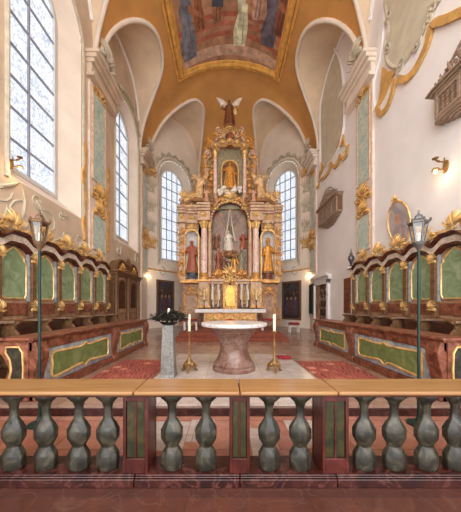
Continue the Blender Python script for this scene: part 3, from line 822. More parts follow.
# ------------------------------------------------------------------ free-standing altar, candlesticks, stele
FZ = .146
t = thing('altar_table', (0, 5.12, FZ), 'round pink marble altar on a waisted baluster foot', 'altar')
obj('foot', MB().lathe([(.46, 0), (.46, .06), (.43, .09), (.44, .13), (.41, .17), (.37, .21), (.36, .24), (.31, .36), (.295, .46), (.31, .58), (.35, .68), (.40, .75), (.46, .80), (.47, .85), (.52, .88), (.54, .905)], (0, 5.12, FZ), 40), 'pink_marble', t, ang=30)
obj('table_top', MB().lathe([(.55, .90), (.66, .92), (.70, .935), (.71, .955), (.71, .985), (.69, 1.0)], (0, 5.12, FZ), 48), 'white_marble', t, ang=30)
def candlestick(x, y, label):
    t = thing('floor_candlestick', (x, y, FZ), label, 'candlestick', 'candlesticks beside the round altar')
    L = lambda u, v, w: Vector((x+u, y+v, w+FZ))
    mb = MB().lathe([(.06, .14), (.1, .17), (.09, .2), (.05, .24), (.03, .28), (.022, .34), (.03, .36), (.022, .38), (.018, .52), (.03, .55), (.018, .58), (.015, .76), (.03, .78), (.02, .8)], (0, 0, 0), 14, F=L)
    obj('stem', mb, 'brass', t)
    for k in range(3):
        a = k*2*PI/3+.5
        mb = MB(); pts = [(r*cos(a), r*sin(a), z) for r, z in ((.05, .17), (.1, .15), (.14, .1), (.13, .05), (.16, .02))]
        mb.tube(pts, [.03, .035, .028, .022, .02], 8, F=L); mb.ell((.165*cos(a), .165*sin(a), .02), (.028, .028, .02), 8, 5, L)
        b = (a+PI/3); mb.ell((.075*cos(b), .075*sin(b), .15), (.045, .045, .06), 8, 5, L)
        obj('foot', mb, 'brass', t)
    obj('drip_pan', MB().lathe([(.02, .79), (.07, .82), (.075, .835), (.03, .83)], (0, 0, 0), 16, F=L), 'brass', t)
    c = obj('altar_candle', MB().lathe([(.03, .835), (.03, 1.17), (.024, 1.185), (.004, 1.187)], (x, y, FZ), 14), 'wax', None, (x, y, FZ+.835))
    tag(c, 'thick white candle on the %s' % label.split(' with ')[0].replace('tall ', ''), 'candle', 'candles beside the round altar')
candlestick(-.93, 4.9, 'tall brass candlestick between the grey stele and the round altar with three feet')
candlestick(.83, 4.9, 'tall brass candlestick on the portrait side of the round altar with three feet')
t = thing('stele', (-1.28, 4.6, FZ), 'tapering grey marble stele with dark leaves on it', 'pedestal')
L = lambda u, v, w: Vector((-1.28+u, 4.6+v, FZ+w))
mb = MB().lathe([(.2, 0), (.2, .02), (.185, .05)], (0, 0, 0), 4, rot=PI/4, F=L); obj('base', mb, 'stele', t, smooth=False)
obj('shaft', MB().lathe([(.185, .05), (.145, .99)], (0, 0, 0), 4, rot=PI/4, F=L), 'stele', t, smooth=False, bevel=.012)
t = thing('leaf_arrangement', (-1.28, 4.6, FZ+.99), 'dark wreath of leaves lying on the grey stele', 'plant')
R = random.Random(4)
obj('dish', MB().lathe([(.1, .99), (.16, 1.02), (.17, 1.04), (.1, 1.03)], (0, 0, 0), 16, F=L), 'black', t)
mb = MB()
for k in range(240):
    a = R.uniform(0, 2*PI); r = R.uniform(.05, .32); z = 1.06+R.uniform(0, .2)*(1-r*1.6); ln = R.uniform(.1, .18)
    e = Matrix.Rotation(a, 3, 'Z') @ Matrix.Rotation(R.uniform(-.9, .5), 3, 'Y')
    mb.ell((r*cos(a), r*sin(a), z+.02), (ln*.6, .025, .008), 6, 4, L, e)
o = obj('leaves', mb, 'leaf', t); o['kind'] = 'stuff'
obj('candle', MB().lathe([(.025, 1.04), (.025, 1.3), (.004, 1.31)], (0, 0, 0), 10, F=L), 'wax', t)

# ------------------------------------------------------------------ rugs, cushions, stools
def rug(x0, x1, y0, y1, label):
    o = obj('rug', MB().box(x0, x1, y0, y1, .14, .152), 'carpet', None, ((x0+x1)/2, (y0+y1)/2, .14), smooth=False)
    tag(o, label, 'rug', 'patterned rugs before the desks')
rug(-2.72, -1.55, 3.8, 5.95, 'red patterned rug lying before the window side desk')
rug(1.56, 2.72, 3.8, 5.8, 'red patterned rug lying before the portrait side desk')
o = obj('kneeling_cushion', MB().box(1.16, 1.5, 5.98, 6.32, .146, .2), 'red_cloth', None, (1.33, 6.15, .146), bevel=.03)
tag(o, 'small crimson cushion on the floor near the portrait side rug', 'cushion')
def stool(x, y, z, label, name='stool', w=.26, h=.38):
    t = thing(name, (x, y, z), label, 'stool')
    obj('seat', MB().box(x-w, x+w, y-.18, y+.18, z+h, z+h+.05), 'wood_mid', t, bevel=.01)
    for a in (-1, 1):
        for b in (-1, 1): obj('leg', MB().box(x+a*(w-.04)-.025, x+a*(w-.04)+.025, y+b*.14-.025, y+b*.14+.025, z, z+h), 'white_marble', t, smooth=False)
    obj('cushion', MB().box(x-w+.01, x+w-.01, y-.17, y+.17, z+h+.05, z+h+.13), 'red_cloth', t, bevel=.03)
stool(3.35, 12.3, .14, 'stool with red cushion below the framed dark painting beside the door')
stool(1.72, 10.6, .42, 'red cushioned stool on the altar steps, door side', w=.3)
stool(-1.75, 10.6, .42, 'red cushioned stool on the altar steps, confessional side', w=.3)
# ------------------------------------------------------------------ things on the walls
def oratory(y0, y1, z0, z1, label):
    t = thing('oratory_balcony', (4.76, (y0+y1)/2, z0), label, 'balcony', 'carved wooden oratories on the white wall')
    d = .24; c = (y0+y1)/2; h = (y1-y0)/2
    plan = [(y0, 0), (y0, d*.8), (y0+.1, d), (y1-.1, d), (y1, d*.8), (y1, 0)]
    G = lambda u, v, w: FR(u, w, v)
    obj('balcony_floor', MB().prism(plan, z0, z0+.08, G), 'wood_grey', t, smooth=False, bevel=.012)
    mb = MB(); n = 6
    for k in range(n):
        s0, s1 = 1-.12*k, 1-.12*(k+1)
        mb.prism([(c+(u-c)*s1, w*s1) for u, w in plan], z0-.05*(k+1), z0-.05*k, G)
    obj('underside', mb, 'wood_grey', t, smooth=False, bevel=.01)
    obj('screen_back', MB().prism([(c+(u-c)*.99, w*.9) for u, w in plan], z0+.08, z1-.08, G), 'wood_mid', t, smooth=False)
    F = lambda u, v, w: FR(u, v, d+w-.02)
    mb = MB(); N = 4
    for k in range(N+1):
        u = y0+.1+(y1-y0-.2)*k/N; mb.box(u-.035, u+.035, z0+.08, z1-.08, -.03, .03, F)
    mb.box(y0+.1, y1-.1, z0+.08, z0+.16, -.03, .025, F); mb.box(y0+.1, y1-.1, z1-.16, z1-.08, -.03, .025, F)
    obj('stile', mb, 'wood_grey', t, smooth=False, bevel=.006)
    for k in range(N):
        a = y0+.14+(y1-y0-.2)*k/N; b = a+(y1-y0-.2)/N-.08; mb = MB()
        nu, nv = 4, 6
        for i in range(nu):
            for j in range(nv):
                u = a+(b-a)*(i+.5)/nu; v = z0+.18+(z1-z0-.36)*(j+.5)/nv
                ru, rv = (b-a)/nu*.5, (z1-z0-.36)/nv*.5
                mb.tube([(u+ru*cos(q*PI/4), v+rv*sin(q*PI/4), 0) for q in range(8)], .014, 4, True, F)
        obj('lattice_screen', mb, 'wood_grey', t)
    mb = MB()
    for k, (o, a, b) in enumerate(((.02, -.08, -.03), (.07, -.03, .02), (.12, .02, .06))):
        mb.prism([(y0-o, 0), (y0-o, d*.8+o), (y0+.1, d+o), (y1-.1, d+o), (y1+o, d*.8+o), (y1+o, 0)], z1+a, z1+b, G)
    obj('cornice', mb, 'wood_grey', t, smooth=False, bevel=.008)
    # pierced crest
    F2 = lambda u, v, w: FR(u, v, d+w)
    mb = MB(); rocaille(mb, F2, c, z1+.06, 1.0, .72, 3, .04, -.04)
    for sg in (-1, 1):
        for k, (o, r) in enumerate(((.36, .22), (.62, .17), (.84, .12), (1.0, .08), (.5, .1), (.74, .08), (.22, .14))):
            vv = z1+.06+(r if k < 4 else .34-.25*(o-.3)); scroll(mb, F2, c+sg*o, vv, r, PI/2, 1.3, sg, .028, -.04)
            if k < 4: leafy(mb, F2, c+sg*o, z1+.08, PI/2-sg*.6, r*2.2, .03, -.04)
        mb.tube([F2(c+sg*(1.1-1.0*k/10), z1+.08+.62*sin(PI/2*k/10)**1.5, -.03) for k in range(11)], .03, 6)
    obj('pierced_crest', mb, 'wood_grey', t)
oratory(3.25, 5.55, 5.72, 6.42, 'carved wooden oratory balcony high beside the wall lamp, cut by the picture edge')
oratory(10.3, 12.5, 5.62, 6.4, 'carved wooden oratory balcony on the white wall above the doorway')

# oval portrait, leaning forward from the wall
t = thing('oval_portrait', (4.8, 6.8, 3.3), 'oval portrait in a thin gilded frame hanging above the stalls', 'painting')
c, s = cos(.16), sin(.16)
PF = frame((4.80, 6.8, 3.9), (0, 1, 0), (-s, 0, c), (-c, 0, -s))
el = [(.41*cos(a*PI/20), .58*sin(a*PI/20)) for a in range(40)]
obj('canvas', MB().prism(el, 0, .02, PF), 'portrait', t, smooth=False)
obj('frame', MB().tube([(u*1.04, v*1.03, .02) for u, v in el], .028, 7, True, PF), 'gold', t)
mb = MB(); rocaille(mb, PF, 0, .56, .3, .24, 2, .03); obj('crest', mb, 'gold', t)
mb = MB(); mb.prism([(-.22, -.48), (.22, -.48), (.24, -.2), (.13, -.02), (-.13, -.02), (-.26, -.2)], .02, .026, PF); obj('painted_bust', mb, plain('portrait_robe', (168, 152, 150), .6, 0, .2), t, smooth=False)
obj('painted_face', MB().prism([(.11*cos(a*PI/8)+.01, .1+.15*sin(a*PI/8)) for a in range(16)], .026, .03, PF), plain('portrait_face', (190, 148, 128), .6), t, smooth=False)

# wall lamps
def lamp(F, u, z, label, big=True, power=6, g=None):
    t = thing('wall_lamp', F(u, z, 0), label, 'wall lamp', g)
    k = .7 if big == 2 else .85 if big else .55
    obj('backplate', MB().lathe([(.03*k, 0), (.09*k, .01), (.08*k, .03), (.03*k, .05)], (0, 0, 0), 14, F=lambda a, b, c: F(u+a, z+b*1.8, c)), 'brass', t)
    mb = MB()
    for zz in (.16*k, -.05*k):
        mb.tube([(u, z+zz*.5, .03), (u, z+zz-.04*k, .12*k), (u, z+zz-.05*k, .22*k), (u, z+zz, .3*k)], .02*k, 6, F=F)
        mb.ell((u, z+zz-.03*k, .22*k), (.035*k, .03*k, .035*k), 8, 5, F)
    mb.tube([(u, z-.2*k, .05), (u, z+.22*k, .05)], .02*k, 6, F=F)
    obj('bracket', mb, 'brass', t)
    obj('drip_cup', MB().lathe([(.015*k, .0), (.07*k, .03*k), (.08*k, .05*k), (.03*k, .04*k)], (0, 0, 0), 14, F=lambda a, b, c: F(u+a, z+.16*k+c, .3*k+b)), 'brass', t)
    obj('drip_cup', MB().lathe([(.09*k, .0), (.07*k, .05*k), (.03*k, .07*k)], (0, 0, 0), 14, F=lambda a, b, c: F(u+a, z-.12*k+c, .3*k+b)), 'brass', t)
    obj('bulb', MB().ell((u, z-.15*k, .3*k), (.045*k, .055*k, .045*k), 10, 7, F), 'bulb', t)
    l = bpy.data.lights.new('lamp_glow', 'POINT'); l.energy = power; l.color = (1, .72, .42); l.shadow_soft_size = .05
    o = bpy.data.objects.new('lamp_glow', l); COL.objects.link(o); o.location = F(u, z-.26*k, .32*k)
lamp(FR, 5.45, 4.72, 'brass two-armed wall lamp glowing under the large oratory balcony', power=3)
lamp(FL, 5.2, 4.62, 'brass two-armed wall lamp at the sill of the largest window', 2, power=4)
lamp(FR, 14.12, 3.45, 'small glowing wall lamp at the corner beside the doorway', False, 9)
lamp(FL, 14.05, 3.45, 'small glowing wall lamp at the corner beyond the confessional', False, 7)

# doorway in the white wall
t = thing('door_1', FR(12.5, .14, 0), 'dark panelled doorway in a white moulded surround', 'door', kind='structure')
D0, D1, DT = 11.75, 13.3, 2.62
mb = MB(); mb.box(D0-.22, D0, .14, DT+.2, 0, .12, FR); mb.box(D1, D1+.22, .14, DT+.2, 0, .12, FR); mb.box(D0-.22, D1+.22, DT, DT+.2, 0, .12, FR)
obj('door_surround', mb, 'white', t, smooth=False, bevel=.015)
mb = MB()
for k, (a, b, o) in enumerate(((.2, .3, .14), (.3, .36, .2), (.36, .42, .26))): mb.box(D0-.3-o*.4, D1+.3+o*.4, DT+a, DT+b, 0, o, FR)
mb.prism([(D0-.3, DT+.42), (D1+.3, DT+.42), (D1+.1, DT+.55), ((D0+D1)/2, DT+.62), (D0+.1, DT+.55)], 0, .16, FR)
obj('pediment', mb, 'white', t, smooth=False, bevel=.012)
obj('door_leaf', MB().box(D0, D0+.98, .16, DT, 0, .03, FR), 'wood_dark', t, smooth=False)
mb = MB()
for i in range(2):
    for j in range(5):
        u, v = D0+.06+.46*i, .24+.47*j
        mb.tube([(u, v, .03), (u+.4, v, .03), (u+.4, v+.4, .03), (u, v+.4, .03)], .02, 4, True, FR)
        mb.ell((u+.2, v+.2, .03), (.1, .1, .03), 8, 4, FR)
obj('door_panel', mb, 'wood_grey', t)
obj('side_leaf', MB().box(D0+.98, D1, .16, DT, 0, .06, FR), 'wood_tan', t, smooth=False)
t = thing('wall_cupboard', FR(13.65, 1.0, .14), 'narrow dark cupboard door set on the pilaster beside the doorway', 'cupboard')
obj('body', MB().box(13.38, 13.92, 1.05, 2.75, .145, .2, FR), 'iron', t, smooth=False, bevel=.01)
obj('door', MB().box(13.44, 13.86, 1.12, 2.68, .2, .22, FR), 'black', t, smooth=False, bevel=.008)
o = obj('wall_panel', MB().box(9.62, 10.12, 1.2, 2.66, 0, .05, FR), 'wood_red', None, FR(9.87, 1.2, 0), smooth=False, bevel=.01)
tag(o, 'red brown marbled panel on the white wall between doorway and stalls', 'panel')
t = thing('urn', (4.62, 8.98, 3.0), 'small grey urn on a bracket at the end of the stalls under the doorway wall', 'urn')
UL = lambda a, b, c: Vector((4.66+a, 9.15+b, 3.0+c))
obj('bracket', MB().box(4.5, 4.9, 9.0, 9.3, 2.92, 3.0), 'white', t, smooth=False, bevel=.01)
obj('body', MB().lathe([(.06, 0), (.08, .03), (.03, .1), (.07, .2), (.12, .32), (.1, .42), (.05, .46)], (0, 0, 0), 14, F=UL), 'silver', t)
obj('finial', MB().lathe([(.05, .46), (.06, .52), (.02, .58), (.03, .64), (.005, .72)], (0, 0, 0), 12, F=UL), 'silver', t)

# framed dark paintings on the slanting walls
def wallpic(F, u0, u1, v0, v1, label, fr):
    t = thing('framed_painting', F((u0+u1)/2, v0, 0), label, 'painting', 'dark paintings on the slanting apse walls')
    obj('canvas', MB().box(u0+.1, u1-.1, v0+.1, v1-.1, 0, .04, F), 'painting', t, smooth=False)
    mb = MB(); w = .12
    mb.box(u0, u1, v0, v0+w, 0, .08, F); mb.box(u0, u1, v1-w, v1, 0, .08, F); mb.box(u0, u0+w, v0+w, v1-w, 0, .08, F); mb.box(u1-w, u1, v0+w, v1-w, 0, .08, F)
    obj('frame', mb, fr, t, smooth=False, bevel=.015)
    R = random.Random(u0)
    for k in range(3):
        x = u0+.4+(u1-u0-.8)*k/2; mb = MB()
        P = [(x-.16, v0+.3), (x+.16, v0+.3), (x+.19, v0+.9), (x+.1, v0+1.25), (x-.1, v0+1.25), (x-.18, v0+.9)]
        f = obj('painted_figure', MB().prism(P, .04, .046, F), plain('dark_robe', R.choice([(70, 60, 76), (84, 50, 44), (52, 56, 70)]), .5, 0, .3), t, smooth=False)
        obj('painted_head', MB().prism([(x+.08*cos(a*PI/5), v0+1.36+.11*sin(a*PI/5)) for a in range(10)], .04, .048, F), plain('dark_skin', (146, 110, 86), .5), f, smooth=False)
wallpic(FDL, .62, 1.98, .75, 3.15, 'dark painting in a brown frame under the apse window, beyond the confessional', 'wood_mid')
wallpic(FDR, .62, 2.05, .62, 3.1, 'dark painting in a broad brown frame under the apse window, beside the doorway', 'wood_mid')

# confessional at the end of the stalls
t = thing('confessional', (-4.75, 10.7, .14), 'carved brown wooden confessional with two curved pediments under the window', 'confessional')
Y0, Y1 = 9.45, 12.0
obj('body', MB().box(Y0, Y1, .14, 2.95, .01, .25, FL), 'wood_mid', t, smooth=False, bevel=.01)
for c in (Y0+.66, Y1-.66):
    d = obj('door', MB().box(c-.42, c+.42, .3, 2.75, .25, .29, FL), 'wood_tan', t, smooth=False, bevel=.01)
    mb = MB(); P = [(c-.3, 1.4), (c+.3, 1.4), (c+.3, 2.4)]+[(c+.3*cos(PI*k/8), 2.4+.2*sin(PI*k/8)) for k in range(1, 8)]+[(c-.3, 2.4)]
    mb.tube([(u, v, .3) for u, v in P], .025, 5, True, FL)
    mb.tube([(c-.3, .5, .3), (c+.3, .5, .3), (c+.3, 1.2, .3), (c-.3, 1.2, .3)], .02, 5, True, FL)
    obj('door_moulding', mb, 'wood_mid', d)
    obj('door_inset', MB().prism(P, .29, .3, FL), 'wood_dark', d, smooth=False)
    mb = MB(); A = arc(c, 2.95, .58, 0, PI, 14, .5)
    mb.prism(A, 0, .26, FL); mb.tube([(u, v, .27) for u, v in A], .06, 6, False, FL)
    mb.tube([(c-.6, 2.97, .26), (c+.6, 2.97, .26)], .06, 6, False, FL)
    obj('curved_pediment', mb, 'wood_mid', t)
    mb = MB(); rocaille(mb, FL, c, 2.98, .5, .36, 3, .05, .27); obj('carved_shell', mb, 'gold_dark', t)
for u in (Y0+.1, (Y0+Y1)/2, Y1-.1):
    obj('column', MB().lathe([(.11, .3), (.11, .5), (.08, .56), (.08, 2.5), (.1, 2.55), (.12, 2.75)], (0, 0, 0), 12, F=lambda a, b, c: FL(u+a, c, .3+b)), 'wood_mid', t)
mb = MB(); mb.box(Y0-.06, Y1+.06, 2.75, 2.86, 0, .42, FL); mb.box(Y0-.1, Y1+.1, 2.86, 2.95, 0, .47, FL)
obj('cornice', mb, 'wood_mid', t, smooth=False, bevel=.015)
mb = MB(); rocaille(mb, FL, (Y0+Y1)/2, 2.95, .5, .8, 3, .05, .25); obj('finial', mb, 'wood_mid', t)
# ------------------------------------------------------------------ high altar
XA, AF = .05, 13.3                       # altar axis, front plane of the retable
AL = lambda u, v, w: Vector((XA+.93*u, AF-w, v))      # u across, v up, w towards the nave
st = thing('altar_steps', (0, 10.9, .14), 'two broad carpeted steps leading up to the high altar', 'steps')
obj('step', MB().box(-2.15, 2.2, 8.95, 14.5, .14, .28), 'red_carpet', st, smooth=False, bevel=.012)
obj('step', MB().box(-2.05, 2.1, 9.35, 14.5, .28, .42), 'red_carpet', st, smooth=False, bevel=.012)
HA = thing('high_altar', (XA, AF, .42), 'towering gilded baroque high altar of columns, niches and volutes in the apse', 'altar')
def ap(name, mb, mat, parent=None, **kw): return obj(name, mb, mat, parent or HA, **kw)
B_ = lambda u0, u1, v0, v1, w0, w1: MB().box(u0, u1, v0, v1, w0, w1, AL)
# mensa
ap('altar_block', B_(-1.45, 1.45, .42, 1.24, .55, 1.35), 'rose_marble', smooth=False, bevel=.02)
an = ap('antependium', B_(-1.38, 1.38, .5, 1.2, 1.35, 1.37), 'gold_dark', smooth=False)
mb = MB()
for c in (-.9, 0, .9): mb.tube([(c-.4, .56, 1.38), (c+.4, .56, 1.38), (c+.4, 1.14, 1.38), (c-.4, 1.14, 1.38)], .025, 5, True, AL); rocaille(mb, AL, c, .62, .6, .5, 3, .04, 1.37)
ap('gilded_relief', mb, 'gold', an)
ap('mensa_slab', B_(-1.86, 1.86, 1.24, 1.33, .5, 1.42), 'white_marble', smooth=False, bevel=.012)
mb = MB(); mb.box(-1.9, 1.9, 1.33, 1.345, .6, 1.44, AL); mb.box(-1.9, 1.9, 1.17, 1.345, 1.44, 1.455, AL)
c = obj('altar_cloth', mb, 'cloth', None, (XA, AF-1, 1.33), smooth=False); tag(c, 'white linen cloth covering the table of the high altar', 'altar cloth')
# base and pedestals
ap('retable_base', B_(-3.05, 3.05, .42, 1.45, -1.2, .1), 'stucco_tan', smooth=False, bevel=.02)
ap('predella', B_(-1.75, 1.75, 1.45, 2.95, -1.1, .15), 'stucco_tan', smooth=False, bevel=.02)
for s in (-1, 1):
    q = ap('pedestal', B_(s*1.52-.33, s*1.52+.33, 1.40, 2.95, .1, .55), 'rose_marble', smooth=False, bevel=.02)
    mb = MB(); rocaille(mb, AL, s*1.52, 1.75, .5, .9, 4, .05, .55); mb.tube([(s*1.52-.26, 1.5, .56), (s*1.52+.26, 1.5, .56), (s*1.52+.26, 2.8, .56), (s*1.52-.26, 2.8, .56)], .03, 5, True, AL)
    ap('gilded_relief', mb, 'gold', q)
    mb = MB(); mb.box(s*1.52-.38, s*1.52+.38, 2.82, 2.95, .08, .6, AL); mb.box(s*1.52-.38, s*1.52+.38, 1.4, 1.52, .08, .6, AL)
    ap('pedestal_moulding', mb, 'gold_dark', q, smooth=False, bevel=.015)
    # side bay below the niche: a wooden door
    b = ap('side_bay', B_(s*2.3-.55, s*2.3+.55, .42, 2.75, 0, .2), 'stucco_tan', smooth=False, bevel=.02)
    mb = MB(); mb.box(s*2.3-.36, s*2.3+.36, .5, 2.05, .2, .24, AL)
    d = ap('side_door', mb, 'wood_tan', b, smooth=False, bevel=.01)
    mb = MB(); mb.tube([(s*2.3-.36, .45, .25), (s*2.3-.36, 2.1, .25), (s*2.3, 2.3, .25), (s*2.3+.36, 2.1, .25), (s*2.3+.36, .45, .25)], .04, 6, False, AL); rocaille(mb, AL, s*2.3, 2.2, .6, .45, 2, .05, .2)
    ap('gilded_door_moulding', mb, 'gold_dark', b)
    ap('side_bay_cornice', B_(s*2.3-.62, s*2.3+.62, 2.75, 2.95, -.1, .45), 'gold_dark', smooth=False, bevel=.03)
    # main column
    c = ap('column', MB().lathe([(.19, 3.3), (.195, 4.2), (.165, 5.75)], (0, 0, 0), 20, F=lambda a, b, z: AL(s*1.52+a, z, .33+b)), 'column')
    ap('column_base', MB().lathe([(.27, 2.95), (.27, 3.05), (.23, 3.1), (.25, 3.16), (.21, 3.22), (.22, 3.27), (.19, 3.32)], (0, 0, 0), 20, F=lambda a, b, z: AL(s*1.52+a, z, .33+b)), 'gold_dark', c)
    mb = MB().lathe([(.17, 5.7), (.19, 5.74), (.17, 5.8), (.21, 6.0), (.29, 6.15), (.31, 6.22)], (0, 0, 0), 16, F=lambda a, b, z: AL(s*1.52+a, z, .33+b))
    for k in range(10):
        a = k*PI/5; mb.tube([AL(s*1.52+r*cos(a), z, .33+r*sin(a)) for r, z in ((.17, 5.78), (.21, 5.95), (.27, 6.05), (.31, 6.03))], [.03, .045, .035, .02], 5)
    ap('capital', mb, 'gold', c)
    # inner pilaster, slimmer column
    c = ap('inner_column', MB().lathe([(.11, 3.1), (.115, 4.2), (.10, 5.85)], (0, 0, 0), 14, F=lambda a, b, z: AL(s*1.2+a, z, .2+b)), 'rose_marble')
    ap('capital', MB().lathe([(.1, 5.8), (.12, 5.85), (.13, 6.0), (.2, 6.2)], (0, 0, 0), 12, F=lambda a, b, z: AL(s*1.2+a, z, .2+b)), 'gold', c)
    # side niche
    n = ap('side_niche', MB().grid(lambda i, j: AL(s*2.28+.40*cos(PI*i), 2.95+2.35*j, .12-.38*sin(PI*i)), 14, 4), 'white_marble', ang=60)
    ap('niche_shell', MB().grid(lambda i, j: AL(s*2.28+.40*cos(PI*i)*cos(PI/2*j), 5.30+.42*sin(PI/2*j), .12-.38*sin(PI*i)*cos(PI/2*j)), 14, 6), 'white_marble', n, ang=60)
    mb = MB(); A = [(s*2.28-.42, 3.0)]+[(s*2.28-.42*cos(PI*k/12), 5.3+.44*sin(PI*k/12)) for k in range(13)]+[(s*2.28+.42, 3.0)]
    mb.tube([(u, v, .15) for u, v in A], .05, 6, False, AL); rocaille(mb, AL, s*2.28, 5.6, .8, .55, 4, .06, .14)
    ap('gilded_niche_edge', mb, 'gold', n)
    mb = MB(); mb.box(s*2.85-.18, s*2.85+.18, 2.95, 6.1, -.6, .18, AL)
    p = ap('outer_pilaster', mb, 'rose_marble', smooth=False, bevel=.02)
    mb = MB()
    for k in range(5): rocaille(mb, AL, s*2.85, 3.1+k*.58, .3, .5, k, .04, .18)
    ap('gilded_mount', mb, 'gold_dark', p)
    mb = MB()   # wall of the side bay round the niche
    mb.box(s*2.28-.6, s*2.28-.41, 2.95, 6.1, -.6, .1, AL); mb.box(s*2.28+.41, s*2.28+.6, 2.95, 6.1, -.6, .1, AL)
    top = [(s*2.28-.6, 6.1), (s*2.28-.6, 5.3)]+[(s*2.28-.41*cos(PI*k/10), 5.3+.43*sin(PI*k/10)) for k in range(11)]+[(s*2.28+.6, 5.3), (s*2.28+.6, 6.1)]
    mb.prism(top, -.6, .1, AL)
    ap('niche_wall', mb, 'stucco_tan', smooth=False)
    # entablature of the side
    mb = MB()
    for a, b, w in ((6.1, 6.28, .28), (6.28, 6.62, .2), (6.62, 6.74, .32), (6.74, 6.86, .42), (6.86, 6.96, .5)):
        mb.box(s*2.2-.88, s*2.2+.88, a, b, -.8, w-.1, AL); mb.box(s*1.52-.34-w*.1, s*1.52+.34+w*.1, a, b, 0, w+.36, AL); mb.box(s*2.85-.24, s*2.85+.24, a, b, 0, w+.02, AL)
    e = ap('entablature', mb, 'rose_marble', smooth=False, bevel=.015)
    mb = MB()
    for u, w in ((1.52, .57), (2.28, .12), (2.85, .24)): rocaille(mb, AL, s*u, 6.28, .5, .34, 7, .04, w)
    mb.box(s*2.2-.9, s*2.2+.9, 6.96, 7.0, -.8, .42, AL)
    ap('gilded_frieze', mb, 'gold', e)
    # curved pediment pieces and vases above the side
    mb = MB(); mb.tube([AL(s*(1.0+.2*k), 7.0+.35*sin(PI*k/9), .35) for k in range(10)], [.06+.05*sin(PI*k/9) for k in range(10)], 7)
    scroll(mb, AL, s*2.75, 7.15, .22, 0, 1.3, -s, .07, .2); scroll(mb, AL, s*1.1, 7.25, .24, PI/2, 1.2, s, .07, .3)
    ap('broken_pediment', mb, 'stucco_tan')
    mb = MB()
    for k, (u, v) in enumerate(((2.75, 7.3), (2.2, 7.25), (2.5, 7.0))): rocaille(mb, AL, s*u, v, .5, .7, k, .1, .1)
    ap('gilded_spray', mb, 'gold', None)
    # slim side wings with gilded acanthus at the flank
    mb = MB()
    for k in range(6): rocaille(mb, AL, s*3.02, 3.0+k*.55, .3, .6, k, .05, -.1)
    ap('side_acanthus', mb, 'gold_dark')
# tabernacle
tb = ap('tabernacle', B_(-.42, .42, 1.33, 2.6, .15, .75), 'gold_dark', smooth=False, bevel=.03)
mb = MB(); P = [(-.26, 1.5), (.26, 1.5), (.26, 2.3)]+[(.26*cos(PI*k/10), 2.3+.26*sin(PI*k/10)) for k in range(1, 10)]+[(-.26, 2.3)]
mb.prism(P, .75, .79, AL); ap('tabernacle_door', mb, plain('bright_gilding', (246, 186, 84), .35, .3, .12, 6), tb, smooth=False)
mb = MB(); mb.tube([(u, v, .8) for u, v in P], .03, 6, True, AL); rocaille(mb, AL, 0, 2.55, .9, .6, 3, .1, .55); ap('tabernacle_crest', mb, 'gold', tb)
for u in (-1.02, -.68, .68, 1.02):
    c = ap('predella_column', MB().lathe([(.09, 1.45), (.07, 1.55), (.065, 2.5), (.09, 2.62), (.1, 2.7)], (0, 0, 0), 10, F=lambda a, b, z: AL(u+a, z, .28+b)), 'robe_white')
mb = MB()
for u in (-.85, .85):
    rocaille(mb, AL, u, 1.6, .3, .8, 2, .05, .16); ap('predella_spray', mb, 'gold'); mb = MB()
for k in range(9): rocaille(mb, AL, -1.2+.3*k, 2.72, .36, .34, k, .07, .3)
ap('predella_relief', mb, 'gold')
mb = MB(); mb.box(-1.2, 1.2, 2.7, 2.82, -.1, .42, AL); mb.box(-1.25, 1.25, 2.82, 2.95, -.1, .5, AL); ap('predella_cornice', mb, 'rose_marble', smooth=False, bevel=.02)
# central niche with its arch
R0, ZC = 1.08, 6.2
out = [(-R0, 2.95), (R0, 2.95)]+[(R0*cos(PI*k/20), ZC+R0*sin(PI*k/20)) for k in range(21)]
pic = ap('altarpiece', MB().prism(out, -.35, -.28, AL), 'altarpiece', smooth=False)
mb = MB()
for i in range(9):   # rays and hanging veil behind the figure
    a = PI/2+(i-4)*.13; mb.tube([AL(.05*(i-4), 5.2, -.25), AL(.05*(i-4)+1.7*cos(a), 5.2+1.7*sin(a), -.25)], [.03, .008], 4)
ap('gilded_ray', mb, 'olive', pic)
mb = MB()
for s in (-1, 1): mb.tube([AL(s*(.03+.3*(k/10)**1.6), 7.1-1.9*k/10, -.2) for k in range(11)], [.02+.03*k/10 for k in range(11)], 6)
ap('veil', mb, 'robe_white', pic)
R = random.Random(8)
for k, (u, v, h, m) in enumerate(((-.72, 3.3, 1.5, 'robe_red'), (-.36, 3.2, 1.15, 'robe_brown'), (.3, 3.2, 1.2, 'robe_gold'), (.72, 3.35, 1.5, 'olive'), (-.02, 3.2, .95, 'robe_blue'), (-.82, 4.75, .85, 'robe_brown'), (.82, 4.8, .9, 'robe_red'))):
    mb = MB(); mb.lathe([(.24, 0), (.2, h*.2), (.14, h*.5), (.11, h*.64), (.15, h*.76), (.1, h*.83), (.035, h*.86), (.03, h*.88)], (0, 0, 0), 12, fold=.1, F=lambda a, b, z: AL(u+a, v+z, -.24+b*.4))
    for sg in (-1, 1): mb.tube([AL(u+sg*.13, v+h*.74, -.2), AL(u+sg*.2, v+h*.58, -.14), AL(u+sg*(.06+.12*(k % 2)), v+h*(.55+.2*(k % 3)), -.06)], [.06, .05, .03], 6)
    f = ap('relief_figure', mb, m, pic)
    ap('relief_head', MB().ell((u, v+h*.93, -.2), (.085, .11, .09), 8, 6, AL), 'flesh', f)
mb = MB()
for s in (-1, 1):
    mb.box(s*1.14-.07, s*1.14+.07, 2.95, ZC, -.3, .12, AL)
for k in range(20):
    a, b = PI*k/20, PI*(k+1)/20
    q = [(r*cos(t_), ZC+r*sin(t_)) for r, t_ in ((1.06, a), (1.22, a), (1.22, b), (1.06, b))]
    mb.prism(q, -.3, .12, AL)
ar = ap('niche_arch', mb, 'wood_red', smooth=False)
mb = MB()
